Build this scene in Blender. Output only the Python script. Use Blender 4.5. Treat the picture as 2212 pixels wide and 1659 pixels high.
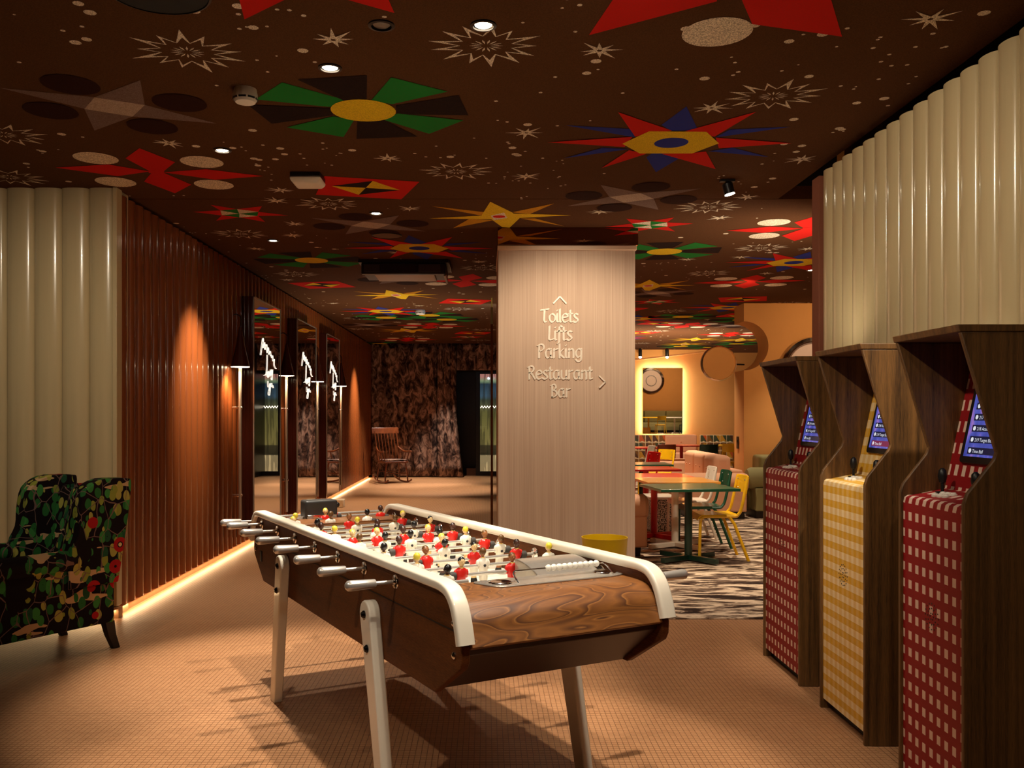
import bpy, math, random
from math import sin, cos, pi, radians as R, sqrt
from mathutils import Vector, Matrix
random.seed(7)
for o in list(bpy.data.objects): bpy.data.objects.remove(o)
SC = bpy.context.scene; COL = SC.collection

# ---------------------------------------------------------------- camera, world, exposure
F, U0, V0, H = 1930.0, 1049.0, 894.0, 1.45      # focal length and principal point on the 2212 x 1659 frame, eye height
CEIL = 3.06
cam = bpy.data.cameras.new('camera'); camo = bpy.data.objects.new('camera', cam); COL.objects.link(camo)
cam.sensor_width = 36; cam.lens = 36 * F / 2212
cam.shift_x = (1106 - U0) / 2212; cam.shift_y = (V0 - 829.5) / 2212
cam.clip_start = .05; cam.clip_end = 200
camo.location = (0, 0, H); camo.rotation_euler = (R(90), 0, 0)
SC.camera = camo
W = bpy.data.worlds.new('world'); SC.world = W; W.use_nodes = True
W.node_tree.nodes['Background'].inputs[0].default_value = (1, .72, .45, 1)
W.node_tree.nodes['Background'].inputs[1].default_value = .012
vs = SC.view_settings
vs.view_transform = 'Standard'; vs.look = 'None'; vs.gamma = 1; vs.use_curve_mapping = False
vs.exposure = 0.6

WARM = (1, .84, .63); WARMER = (1, .70, .42); SOFT = (1, .89, .74)
def spot(loc, target, energy, angle=60, blend=.5, color=WARM, radius=.03):
    l = bpy.data.lights.new('spot', 'SPOT'); l.energy = energy; l.spot_size = R(angle); l.spot_blend = blend
    l.color = color; l.shadow_soft_size = radius
    o = bpy.data.objects.new('spot_light', l); COL.objects.link(o); o.location = loc
    o.rotation_euler = (Vector(target) - Vector(loc)).to_track_quat('-Z', 'Y').to_euler(); return o
def area(loc, target, energy, sx, sy, color=WARM, spread=180):
    l = bpy.data.lights.new('area', 'AREA'); l.shape = 'RECTANGLE'; l.size = sx; l.size_y = sy
    l.energy = energy; l.color = color; l.spread = R(spread)
    o = bpy.data.objects.new('area_light', l); COL.objects.link(o); o.location = loc
    o.rotation_euler = (Vector(target) - Vector(loc)).to_track_quat('-Z', 'Y').to_euler(); return o

# pixel of the photograph -> point on a horizontal plane / at a depth
def G(u, v, z=0.0):
    y = F * (H - z) / (v - V0); return ((u - U0) * y / F, y)
def X(u, y): return (u - U0) * y / F
def Z(v, y): return H - (v - V0) * y / F
def Yx(u, x): return x * F / (u - U0)
def C(u, v): return G(u, v, CEIL)

# ---- lamps of the room (downlights, wall washers, cove strips) and added fill spots
DL_ON = [(1044, 54), (713, 146), (480, 324), (812, 460), (590, 519), (1752, 583)]
DL_OFF = [(824, 54)]
def dl(i): x, y = C(*DL_ON[i]); return (x, y, CEIL - .03)
LIGHTS = dict(
    table1=lambda: spot(dl(0), (-.15, 3.5, .8), 190, 58, .35, SOFT),
    table2=lambda: spot(dl(1), (-.75, 4.5, .8), 190, 58, .35, SOFT),
    table3=lambda: spot(C(480, 324) + (CEIL - .03,), (-1.25, 5.05, 0), 300, 42, .8, SOFT),
    table4=lambda: spot(dl(3), (-.8, 6.6, 0), 120, 80, .7, WARM),
    wash1=lambda: spot((-1.75, 7.95, CEIL - .04), (-2.62, 8.0, 1.75), 330, 44, 1, WARM),
    wash2=lambda: spot((-1.6, 17.8, CEIL - .04), (-2.62, 17.9, 1.5), 400, 50, 1, WARM),
)
for k in LIGHTS.values(): k()
spot((.9, 2.6, CEIL - .03), (.35, 3.2, .8), 80, 60, .5, SOFT)             # over the table's near end
spot((.55, 1.5, CEIL - .03), (.25, 2.75, .8), 60, 40, .8, SOFT)          # unseen spot added to brighten the table's near end
spot((-.35, 1.2, CEIL - .03), (-.35, 2.6, 0), 22, 80, .7, WARM)           # aisle behind the photographer
spot((-.1, 2.6, CEIL - .03), (2.1, 4.9, 1.7), 95, 80, 1, WARM)            # right fluted wall
spot((1.3, 3.8, CEIL - .03), (1.7, 4.1, .9), 44, 50, .6, SOFT)            # arcade row
spot((-2.3, 3.6, CEIL - .03), (-3.2, 6.4, 1.3), 72, 74, 1, WARM)        # left fluted wall
spot((.7, 6.2, CEIL - .03), (.7, 7.73, 1.6), 105, 85, .8, WARM)            # column face
for x, y, e in [(-1.3, 11, 150), (-1.2, 14.2, 260), (-1.0, 17.2, 430), (.2, 12.5, 60), (-1.7, 18.9, 300), (-.9, 19.6, 200)]:
    spot((x, y, CEIL - .03), (x, y, 0), e, 62, .7, SOFT)
for x, y, e in [(1.95, 9.3, 150), (2.2, 11.3, 160), (2.7, 8.0, 120), (3.4, 14.2, 200), (2.6, 14.5, 160), (3.2, 17.5, 220), (5.0, 21.0, 120), (3.0, 20.5, 120), (7.6, 8.2, 320), (8.8, 9.6, 200), (4.6, 12.2, 90)]:
    spot((x, y, CEIL - .05), (x, y, 0), e, 85, .7, WARM)
spot((3.0, 10.5, 2.95), (4.0, 13, 2.3), 45, 80, .9, WARMER)  # added spot to lift the round disc and portal wall
spot((5.2, 11.5, 2.9), (4.9, 13.5, 2.3), 30, 90, .9, WARMER)              # portal wall washer
spot((1.80, 5.05, 1.80), (2.12, 5.3, 2.6), 3.2, 150, 1, WARM)          # small unseen uplight added behind the arcade row to brighten the wall
spot((.1, 13.0, 2.6), (-.05, 13.7, 3.06), 10, 120, .8, (.55, .8, 1))
spot((4.7, 20.6, 2.95), (4.9, 23, .6), 110, 90, .9, SOFT)  # extra spot added to brighten the patterned screens
spot((3.6, 17.5, 1.0), (3.2, 18.5, 3.06), 520, 150, .9, WARM)  # unseen fill lamp, added to lift the far dining ceiling
spot((1.55, 2.62, CEIL - .03), (1.85, 3.9, 1.50), 110, 24, .7, SOFT)
spot((.6, .5, CEIL - .03), (1.95, 3.04, .9), 42, 44, 1, WARM)  # added fill for the dark side of the nearest cabinet
spot((-1.7, 1.8, CEIL - .03), (-.35, 3.2, .35), 60, 46, .9, SOFT)       # added spot that brightens the white legs
spot((-1.2, 13.0, 1.0), (-1.2, 13.2, 3.06), 90, 150, 1, WARM)  # invented lamp with no fixture, brightens the aisle ceiling
spot((2.95, 7.3, 2.0), (1.9, 8.3, 3.06), 70, 130, .9, WARM)      # unseen uplight added behind the right wall's end to lift the ceiling
spot((4.4, 21.0, 2.9), (4.8, 23.4, 1.9), 34, 110, .9, WARMER)            # back wall washer
spot((7.9, 8.6, 2.9), (7.8, 5.95, 1.9), 150, 110, .9, WARMER)
area((-2.632, 13.3, .056), (-2.60, 13.3, 0), 20, 14, .02, (1, .70, .38))   # strip under the fluted wall
area((-3.3, 6.27, .07), (-3.3, 6.0, 0), 1.2, 1.4, .03, (1, .66, .32))

# ---------------------------------------------------------------- materials
def S(r, g, b):
    f = lambda c: (c / 255 / 12.92 if c <= 10 else ((c / 255 + .055) / 1.055) ** 2.4)
    return (f(r), f(g), f(b), 1)
class NT:
    def __init__(s, name, rough=.5, metal=0, spec=.5, coat=0):
        s.m = bpy.data.materials.new(name); s.m.use_nodes = True; s.t = s.m.node_tree
        s.b = s.t.nodes['Principled BSDF']
        s.b.inputs['Roughness'].default_value = rough; s.b.inputs['Metallic'].default_value = metal
        s.b.inputs['Specular IOR Level'].default_value = spec; s.b.inputs['Coat Weight'].default_value = coat
        s.b.inputs['Coat Roughness'].default_value = .08
    def set(s, sock, val):
        if isinstance(val, bpy.types.NodeSocket): s.t.links.new(val, sock)
        else:
            sock.default_value = val
    def n(s, typ, ins=None, **props):
        nd = s.t.nodes.new('ShaderNode' + typ)
        for k, v in props.items(): setattr(nd, k, v)
        for k, v in (ins or {}).items(): s.set(nd.inputs[k], v)
        return nd
    def co(s, kind='Object'):
        return s.n('TexCoord').outputs[kind]
    def map(s, scale=(1, 1, 1), rot=(0, 0, 0), loc=(0, 0, 0), vec=None):
        return s.n('Mapping', {'Vector': vec or s.co(), 'Scale': scale, 'Rotation': rot, 'Location': loc}).outputs[0]
    def sep(s, vec=None):
        o = s.n('SeparateXYZ', {0: vec or s.co()}).outputs; return o[0], o[1], o[2]
    def comb(s, x=0, y=0, z=0): return s.n('CombineXYZ', {0: x, 1: y, 2: z}).outputs[0]
    def ma(s, op, a, b=0.0, c=0.0):
        return s.n('Math', {0: a, 1: b, 2: c}, operation=op).outputs[0]
    def noise(s, vec, scale, detail=2, rough=.5, dist=0, out='Fac'):
        return s.n('TexNoise', {'Vector': vec, 'Scale': scale, 'Detail': detail, 'Roughness': rough, 'Distortion': dist}).outputs[out]
    def vor(s, vec, scale, rnd=1.0, feature='F1'):
        return s.n('TexVoronoi', {'Vector': vec, 'Scale': scale, 'Randomness': rnd}, feature=feature)
    def ramp(s, fac, stops, interp='LINEAR'):
        nd = s.n('ValToRGB', {0: fac}); cr = nd.color_ramp; cr.interpolation = interp
        while len(cr.elements) < len(stops): cr.elements.new(.5)
        for e, (p, c) in zip(cr.elements, stops):
            e.position = p; e.color = c if len(c) == 4 else (*c, 1)
        return nd.outputs[0]
    def mix(s, fac, a, b):
        nd = s.n('Mix', data_type='RGBA'); s.set(nd.inputs[0], fac); s.set(nd.inputs[6], a); s.set(nd.inputs[7], b)
        return nd.outputs[2]
    def col(s, c): s.set(s.b.inputs['Base Color'], c); return s
    def rough(s, c): s.set(s.b.inputs['Roughness'], c); return s
    def bump(s, h, strength=.3, dist=.002):
        nd = s.n('Bump', {'Height': h, 'Strength': strength, 'Distance': dist}); s.set(s.b.inputs['Normal'], nd.outputs[0]); return s
    def done(s): return s.m
MATS = {}
def M(name, c, rough=.5, metal=0, spec=.5, coat=0, em=0):
    if name in MATS: return MATS[name]
    t = NT(name, rough, metal, spec, coat); t.b.inputs['Base Color'].default_value = c
    if em:
        t.b.inputs['Emission Color'].default_value = c; t.b.inputs['Emission Strength'].default_value = em
    else:                                                            # slight unevenness so nothing is perfectly flat
        ns = t.noise(t.co(), 14, 3)
        t.col(t.mix(t.ma('MULTIPLY', ns, .22), c, tuple(x * .72 for x in c[:3]) + (1,)))
    MATS[name] = t.m; return t.m
chrome = M('chrome', S(225, 220, 215), .12, 1)
steel = M('brushed_steel', S(186, 178, 166), .22, .65)
black = M('black_plastic', S(18, 17, 18), .4)
white_lacquer = M('cream_lacquer', S(238, 226, 205), .35, coat=.2)
white_plastic = M('white_plastic', S(235, 228, 215), .45)
lamp_glow = M('lamp_glow', (1, .86, .62, 1), em=30)
mirror_mat = M('mirror_silver', (.82, .80, .78, 1), .01, 1)
rimglow = M('halo_strip', (1, .82, .58, 1), em=4)

def wood(name, c1, c2, sx=1, sy=1, sz=1, rough=.4, coat=0, line=70, bump=.15):
    t = NT(name, rough, 0, .5, coat)
    n1 = t.noise(t.map((sx, sy, sz)), 3, 4, .6)
    n2 = t.noise(t.map((sx * 14, sy * 14, sz * 14)), line / 14, 3, .6)
    f = t.ma('ADD', t.ma('MULTIPLY', n1, .5), t.ma('MULTIPLY', n2, .5))
    t.col(t.ramp(f, [(.36, c1), (.62, c2)])); t.bump(n2, bump, .001); return t.m
oak = wood('dark_oak', S(48, 30, 13), S(122, 84, 42), 15, 15, .3, .45)
rocker_wood = wood('honey_brown_wood', S(60, 22, 8), S(128, 62, 22), 4, 4, 1, .35, .3)
panel_wood = wood('dark_walnut_veneer', S(68, 35, 13), S(108, 60, 25), .5, 5, 5, .55)
panel_wood.node_tree.nodes['Principled BSDF'].inputs['Specular IOR Level'].default_value = .12
def apron_mat():
    t = NT('figured_walnut', .42, 0, .5, .15)
    v = t.map((.9, .42, 1.5), loc=(.3, .1, .2))
    base = t.noise(v, 3.4, 2, .45, .5)
    saw = t.ma('FRACT', t.ma('MULTIPLY', base, 19))
    fine = t.noise(t.map((14, 1.6, 14)), 22, 3, .6)
    c = t.ramp(saw, [(0, S(142, 88, 34)), (.10, S(118, 70, 26)), (.55, S(142, 88, 36)), (.90, S(80, 44, 18)), (.97, S(166, 108, 50)), (1, S(142, 88, 34))])
    c = t.mix(t.ma('MULTIPLY', fine, .5), c, S(86, 46, 18))
    t.col(c); return t.m
figured = apron_mat()
def fluted(name, c, rough):
    t = NT(name, rough, 0, .5, .25)
    n1 = t.noise(t.map((3, 3, .15)), 6, 2)
    t.col(t.mix(n1, c, tuple(x * .8 for x in c[:3]) + (1,))); return t.m
cream_flute = fluted('cream_glazed_flute', S(216, 196, 152), .22)
brown_flute = fluted('brown_glazed_flute', S(138, 74, 36), .24)
TILE = .0251
def floor_mat():
    t = NT('mosaic_tile_floor', .42, 0, .4)
    x, y, z = t.sep()
    fx = t.ma('FRACT', t.ma('DIVIDE', x, TILE)); fy = t.ma('FRACT', t.ma('DIVIDE', y, TILE))
    g = t.ma('MAXIMUM', t.ma('LESS_THAN', fx, .12), t.ma('LESS_THAN', fy, .11))
    big = t.noise(t.co(), 1.3, 3)
    cell = t.n('TexWhiteNoise', {'Vector': t.comb(t.ma('FLOOR', t.ma('DIVIDE', x, TILE)), t.ma('FLOOR', t.ma('DIVIDE', y, TILE)))}).outputs[0]
    c = t.mix(t.ma('ADD', t.ma('MULTIPLY', cell, .35), t.ma('MULTIPLY', big, .4)), S(188, 138, 96), S(166, 116, 78))
    t.col(t.mix(t.ma('MULTIPLY', g, .85), c, S(96, 56, 32))); return t.m
floor_m = floor_mat()
def tile_mat():
    t = NT('mosaic_tile', .42, 0, .4)
    x, y, z = t.sep(); big = t.noise(t.co(), 1.3, 3)
    cell = t.n('TexWhiteNoise', {'Vector': t.comb(t.ma('FLOOR', t.ma('DIVIDE', x, TILE)), t.ma('FLOOR', t.ma('DIVIDE', y, TILE)))}).outputs[0]
    t.col(t.mix(t.ma('ADD', t.ma('MULTIPLY', cell, .35), t.ma('MULTIPLY', big, .4)), S(188, 138, 96), S(166, 116, 78))); return t.m
def carpet_mat():
    t = NT('streaked_carpet', .95, 0, .1)
    n = t.noise(t.map((.8, 2.7, 1), (0, 0, R(-7))), 2.6, 5, .6, 1.3)
    n2 = t.noise(t.map((3, 9, 1), (0, 0, R(12))), 4, 3, .6, .6)
    f = t.ma('ADD', t.ma('MULTIPLY', n, .8), t.ma('MULTIPLY', n2, .2))
    t.col(t.ramp(f, [(.42, S(52, 38, 32)), (.485, S(110, 86, 70)), (.55, S(222, 196, 168))])); t.bump(n2, .5, .004); return t.m
CEILC = S(92, 58, 34)
def ceil_mat(name, c, speck=0.0, strength=.5):
    t = NT(name, .95, 0, .1)
    n = t.noise(t.co(), 170, 2, .6)
    f = t.ramp(n, [(.40, (0, 0, 0, 1)), (.60, (1, 1, 1, 1))])
    other = CEILC if speck else tuple(x * .45 for x in c[:3]) + (1,)
    t.col(t.mix(t.ma('MULTIPLY', f, speck or strength), c, other)); return t.m
ceil_m = ceil_mat('brown_ceiling_carpet', CEILC)
CM = {k: ceil_mat('ceiling_print_' + n, S(*c), s) for k, (n, c, s) in dict(
    w=('cream', (250, 232, 205), .62), g=('green', (28, 122, 48), .14), k=('black', (34, 22, 22), .1), y=('yellow', (236, 196, 40), .3),
    o=('ochre', (210, 148, 34), .3), r=('red', (206, 30, 24), .12), b=('blue', (44, 56, 146), .12), a=('grey', (128, 108, 102), .5),
    l=('pale_grey', (190, 168, 152), .4), d=('dark_maroon', (44, 18, 14), .1)).items()}
def gingham(name, main, pale, red=True):
    t = NT(name, .5, 0, .25)
    x, y, z = t.sep(); h = t.ma('SUBTRACT', z, x)
    a = t.ma('GREATER_THAN', t.ma('FRACT', t.ma('DIVIDE', t.ma('ADD', y, 10.01), .0545)), .54)
    b = t.ma('GREATER_THAN', t.ma('FRACT', t.ma('DIVIDE', t.ma('ADD', h, 10.032), .066)), .50)
    if red: c = t.mix(t.ma('MULTIPLY', a, b), main, pale)
    else: c = t.mix(b, t.mix(a, main, tuple(m * .8 + p * .2 for m, p in zip(main, pale))), t.mix(a, tuple(m * .45 + p * .55 for m, p in zip(main, pale)), pale))
    t.col(c); return t.m
ging_red = gingham('red_gingham_laminate', S(150, 26, 30), S(232, 200, 180))
ging_yel = gingham('yellow_gingham_laminate', S(224, 168, 44), S(244, 218, 168), False)
def folk_fabric():
    t = NT('folk_print_fabric', .9, 0, .2)
    v = t.co(); nz = t.n('TexNoise', {'Vector': v, 'Scale': 5, 'Detail': 2}).outputs['Color']
    vd = t.n('VectorMath', {0: v, 1: t.n('VectorMath', {0: nz, 1: (.05, .05, .05)}, operation='MULTIPLY').outputs[0]}, operation='ADD').outputs[0]
    base = S(20, 10, 12)
    leaf = t.vor(t.map((1, 1, .62), (.35, .2, .5), vec=vd), 21)
    lm = t.ma('LESS_THAN', leaf.outputs['Distance'], .50)
    vein = t.ma('LESS_THAN', leaf.outputs['Distance'], .05)
    tree = t.ma('GREATER_THAN', t.noise(t.map((1, 1, .5)), 5.5, 1), .40)
    lc = t.ramp(t.sep(leaf.outputs['Color'])[0], [(0, S(44, 104, 50)), (.35, S(62, 132, 62)), (.55, S(140, 146, 58)), (.75, S(168, 160, 76)), (.92, S(36, 82, 54))], 'CONSTANT')
    c = t.mix(t.ma('MULTIPLY', lm, tree), base, t.mix(vein, lc, S(20, 30, 16)))
    br = t.n('TexVoronoi', {'Vector': t.map((1, 1, .7), vec=vd), 'Scale': 8.5}, feature='DISTANCE_TO_EDGE').outputs['Distance']
    c = t.mix(t.ma('MULTIPLY', t.ma('LESS_THAN', br, .014), tree), c, S(120, 92, 84))
    cream = t.noise(t.map((.7, .7, 2.6), loc=(3, 1, 2)), 5, 2)
    c = t.mix(t.ma('MULTIPLY', t.ma('GREATER_THAN', cream, .64), t.ma('SUBTRACT', 1, t.ma('MULTIPLY', lm, tree))), c, S(196, 160, 118))
    fl = t.vor(v, 6.6); fd = fl.outputs['Distance']; fr = t.sep(fl.outputs['Color'])[0]
    fc = t.mix(t.ma('GREATER_THAN', fr, .82), S(168, 26, 26), S(54, 62, 120))
    fc = t.mix(t.ma('LESS_THAN', fd, .13), fc, S(22, 12, 14)); fc = t.mix(t.ma('LESS_THAN', fd, .09), fc, S(206, 186, 130)); fc = t.mix(t.ma('LESS_THAN', fd, .04), fc, S(40, 84, 44))
    c = t.mix(t.ma('MULTIPLY', t.ma('LESS_THAN', fd, .30), t.ma('GREATER_THAN', fr, .45)), c, fc)
    t.col(c); return t.m
folk = folk_fabric()
def curtain_mat():
    t = NT('mottled_velvet', .85, 0, .2)
    n = t.noise(t.map((1, 1, .6)), 7.5, 5, .66, .9)
    t.col(t.ramp(n, [(.38, S(36, 22, 20)), (.49, S(104, 78, 68)), (.61, S(182, 146, 128))])); return t.m
curtain_m = curtain_mat()
def stripe_paper():
    t = NT('combed_cream_paper', .75, 0, .2)
    x, y, z = t.sep(); n = t.noise(t.map((1, 1, .004)), 240, 2, .7); w = t.noise(t.map((1, 1, .01)), 20, 2)
    t.col(t.mix(t.ma('ADD', t.ma('MULTIPLY', n, .75), t.ma('MULTIPLY', w, .2)), S(224, 196, 172), S(148, 116, 94))); t.bump(n, .4, .002); return t.m
def terrazzo():
    t = NT('speckled_terrazzo', .5); n = t.noise(t.co(), 60, 2, .6)
    t.col(t.ramp(n, [(.47, S(60, 50, 46)), (.53, S(215, 200, 185))])); return t.m
def fabric(name, c, rough=.85):
    if name in MATS: return MATS[name]
    t = NT(name, rough, 0, .2); n = t.noise(t.co(), 6, 4)
    t.col(t.mix(t.ma('MULTIPLY', n, .35), c, tuple(x * .75 for x in c[:3]) + (1,))); t.bump(t.noise(t.co(), 300, 1), .1, .001)
    MATS[name] = t.m; return t.m
pink = fabric('blush_pink_leather', S(226, 166, 128), .55)
olive = fabric('olive_green_leather', S(150, 140, 92), .55)
orange_wall = fabric('amber_wall_fabric', S(212, 150, 84))
mauve = fabric('brown_mauve_paint', S(140, 84, 62))
dark_wood = M('dark_stained_wood', S(30, 14, 10), .5)
PAINT = {k: M('paint_' + k, S(*c), .35, coat=.3) for k, c in dict(yellow=(240, 184, 20), green=(22, 78, 52), white=(240, 226, 205), red=(206, 26, 20), brown=(120, 48, 20),
         orange=(220, 150, 66), darkgreen=(12, 46, 34)).items()}

# ---------------------------------------------------------------- mesh helpers
def cr(pts, n=6, closed=False):
    pts = [Vector(p) for p in pts]; out = []; N = len(pts)
    for i in range(N if closed else N - 1):
        g = (lambda j: pts[j % N]) if closed else (lambda j: pts[max(0, min(N - 1, j))])
        a, b, c, d = g(i - 1), g(i), g(i + 1), g(i + 2)
        for k in range(n):
            t = k / n
            out.append(.5 * (2 * b + (c - a) * t + (2 * a - 5 * b + 4 * c - d) * t * t + (3 * b - a - 3 * c + d) * t ** 3))
    if not closed: out.append(pts[-1])
    return out
def srnd(pts, r=.02, n=5):
    o = []; N = len(pts)
    for i in range(N):
        p = Vector(pts[i]); a = Vector(pts[i - 1]) - p; b = Vector(pts[(i + 1) % N]) - p
        rr = min(r, a.length / 2, b.length / 2); A_ = p + a.normalized() * rr; B_ = p + b.normalized() * rr
        for k in range(n + 1):
            t = k / n; q = A_ * (1 - t) ** 2 + p * 2 * t * (1 - t) + B_ * t * t; o.append((q.x, q.y))
    return o
class MB:
    def __init__(s): s.v = []; s.f = []; s.mi = []; s.cur = 0
    def mat(s, i): s.cur = i; return s
    def add(s, vs, fs):
        b = len(s.v); s.v += [tuple(v) for v in vs]
        for f in fs: s.f.append([b + i for i in f]); s.mi.append(s.cur)
        return s
    def box(s, x0, x1, y0, y1, z0, z1, mx=None):
        vs = [Vector((x, y, z)) for z in (z0, z1) for x, y in ((x0, y0), (x1, y0), (x1, y1), (x0, y1))]
        if mx: vs = [mx @ v for v in vs]
        return s.add(vs, [(3, 2, 1, 0), (4, 5, 6, 7), (0, 1, 5, 4), (1, 2, 6, 5), (2, 3, 7, 6), (3, 0, 4, 7)])
    def prism(s, poly, t0, t1, ax='y', mx=None):
        mk = {'y': lambda a, b, t: (a, t, b), 'x': lambda a, b, t: (t, a, b), 'z': lambda a, b, t: (a, b, t)}[ax]
        n = len(poly); vs = [Vector(mk(a, b, t0)) for a, b in poly] + [Vector(mk(a, b, t1)) for a, b in poly]
        if mx: vs = [mx @ v for v in vs]
        return s.add(vs, [list(range(n))[::-1], list(range(n, 2 * n))] + [(i, (i + 1) % n, n + (i + 1) % n, n + i) for i in range(n)])
    def tube(s, pts, r, n=8, caps=True, r2=None):
        pts = [Vector(p) for p in pts]; k = len(pts); vs = []; up = Vector((0, 0, 1)); prev = None
        for i, p in enumerate(pts):
            d = (pts[min(i + 1, k - 1)] - pts[max(i - 1, 0)]).normalized()
            if prev is None:
                a = d.cross(up if abs(d.z) < .9 else Vector((1, 0, 0))).normalized()
            else:
                a = (prev - d * prev.dot(d)).normalized()
            prev = a; b = d.cross(a); rr = r if r2 is None else r + (r2 - r) * i / (k - 1)
            vs += [p + (a * cos(2 * pi * j / n) + b * sin(2 * pi * j / n)) * rr for j in range(n)]
        fs = [(i * n + j, i * n + (j + 1) % n, (i + 1) * n + (j + 1) % n, (i + 1) * n + j) for i in range(k - 1) for j in range(n)]
        if caps: fs += [list(range(n))[::-1], list(range((k - 1) * n, k * n))]
        return s.add(vs, fs)
    def lathe(s, prof, n=20, c=(0, 0, 0), ax='z', sy=1.0, mx=None):
        vs = []
        for r, z in prof:
            for j in range(n):
                p = (r * cos(2 * pi * j / n), r * sin(2 * pi * j / n) * sy, z)
                if ax == 'x': p = (p[2], p[0], p[1])
                if ax == 'y': p = (p[0], p[2], p[1])
                q = Vector((p[0] + c[0], p[1] + c[1], p[2] + c[2])); vs.append(mx @ q if mx else q)
        k = len(prof)
        fs = [(i * n + j, i * n + (j + 1) % n, (i + 1) * n + (j + 1) % n, (i + 1) * n + j) for i in range(k - 1) for j in range(n)]
        if prof[0][0] > 1e-6: fs.append(list(range(n))[::-1])
        if prof[-1][0] > 1e-6: fs.append(list(range((k - 1) * n, k * n)))
        return s.add(vs, fs)
    def ball(s, c, r, n=10, sz=1.0, sx=1.0, sy=1.0):
        prof = [(max(1e-5, r * sin(pi * i / n)), -r * sz * cos(pi * i / n)) for i in range(n + 1)]
        vs = []
        for rr, z in prof:
            for j in range(n + 2): vs.append((c[0] + rr * sx * cos(2 * pi * j / (n + 2)), c[1] + rr * sy * sin(2 * pi * j / (n + 2)), c[2] + z))
        m = n + 2
        return s.add(vs, [(i * m + j, i * m + (j + 1) % m, (i + 1) * m + (j + 1) % m, (i + 1) * m + j) for i in range(n) for j in range(m)])
    def mesh(s, name, mats, smooth=35):
        me = bpy.data.meshes.new(name); me.from_pydata(s.v, [], s.f)
        for m in (mats if isinstance(mats, (list, tuple)) else [mats]): me.materials.append(m)
        me.polygons.foreach_set('material_index', s.mi)
        import bmesh
        bm = bmesh.new(); bm.from_mesh(me); bmesh.ops.recalc_face_normals(bm, faces=bm.faces); bm.to_mesh(me); bm.free()
        if smooth:
            me.polygons.foreach_set('use_smooth', [True] * len(me.polygons)); me.set_sharp_from_angle(angle=R(smooth))
        me.update(); return me
    def build(s, name, mats, parent=None, bevel=0, seg=2, smooth=35):
        o = bpy.data.objects.new(name, s.mesh(name, mats, smooth)); COL.objects.link(o)
        if parent: o.parent = parent
        if bevel:
            b = o.modifiers.new('bevel', 'BEVEL'); b.width = bevel; b.segments = seg; b.limit_method = 'ANGLE'; b.angle_limit = R(40)
        return o
def link(name, me, parent=None, loc=None, rot=None):
    o = bpy.data.objects.new(name, me); COL.objects.link(o)
    if parent: o.parent = parent
    if loc is not None: o.location = loc
    if rot is not None: o.rotation_euler = rot
    return o
def tag(o, label, cat, group=None, kind=None):
    o['label'] = label; o['category'] = cat
    if group: o['group'] = group
    if kind: o['kind'] = kind
    return o
def thing(name, label, cat, loc=(0, 0, 0), rz=0, group=None):
    o = bpy.data.objects.new(name, None); COL.objects.link(o); o.location = loc; o.rotation_euler = (0, 0, rz)
    o.empty_display_size = .1
    return tag(o, label, cat, group)
def struct(o): o['kind'] = 'structure'; return o
def dup(root, loc, rz, label, group=None, swap=None):
    r = root.copy(); COL.objects.link(r); r.location = loc; r.rotation_euler = (0, 0, rz); r['label'] = label
    if group: r['group'] = group
    def kids(a, b):
        for ch in list(a.children):
            c = ch.copy(); COL.objects.link(c); c.parent = b
            if swap and c.data:
                c.data = c.data.copy()
                for i, m in enumerate(c.data.materials):
                    if m in swap: c.data.materials[i] = swap[m]
            kids(ch, c)
    kids(root, r); return r

# ================================================================ the setting
XL, XR = -2.62, 2.12
fl = struct(MB().box(-9, 14, -3, 26, -.05, 0).build('floor', floor_m, smooth=0))
# mosaic tiles one by one where they are near enough to be told apart
import bmesh
def mosaic():
    v = []; f = []; g = TILE * .045
    i0, i1 = int(-2.6 / TILE), int(1.70 / TILE); j0, j1 = int(3.2 / TILE), int(6.3 / TILE)
    for i in range(i0, i1):
        for j in range(j0, j1):
            x0 = i * TILE + TILE * .12 - g * .2; x1 = (i + 1) * TILE + g * .2; y0 = j * TILE + TILE * .12 - g * .2; y1 = (j + 1) * TILE + g * .2
            b = len(v); h = .0012 + .0003 * random.random()
            v += [(x0, y0, 0), (x1, y0, 0), (x1, y1, 0), (x0, y1, 0), (x0, y0, h), (x1, y0, h), (x1, y1, h), (x0, y1, h)]
            f += [(b + 4, b + 5, b + 6, b + 7), (b, b + 1, b + 5, b + 4), (b + 1, b + 2, b + 6, b + 5), (b + 3, b, b + 4, b + 7)]
    me = bpy.data.meshes.new('mosaic_tiles'); me.from_pydata(v, [], f); me.materials.append(tile_mat()); me.update()
    o = link('mosaic_tiles', me, fl); o['kind'] = 'stuff'
mosaic()
cx0, cy0 = .25, G(1500, 1338)[1]
cp = MB().box(cx0, 13, cy0, 25, 0, .008).build('carpet', carpet_mat(), smooth=0); struct(cp)
cp['label'] = 'dark and cream streaked carpet of the dining area'
# ceiling: near soffit, far field, and the dark trench along the right wall
SEAM = C(1000, 430)[1]
ce = MB(); ce.box(-9, 2.19, -3, SEAM - .006, CEIL, CEIL + .1); ce.box(-9, 14, SEAM + .006, 26, CEIL, CEIL + .1)
ceiling = struct(ce.build('ceiling', ceil_m, smooth=0))
tr = MB(); tr.box(2.0, 14, -3, SEAM + .1, CEIL + .35, CEIL + .45); tr.box(2.19, 14, SEAM + .006, SEAM + .1, CEIL + .1, CEIL + .45); tr.box(2.1, 2.19, -3, SEAM, CEIL + .1, CEIL + .4)
tr.box(-9, 2.2, SEAM - .02, SEAM + .02, CEIL + .1, CEIL + .14)
struct(tr.build('trim_1', M('black_void', S(8, 6, 6), .9), smooth=0))

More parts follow.
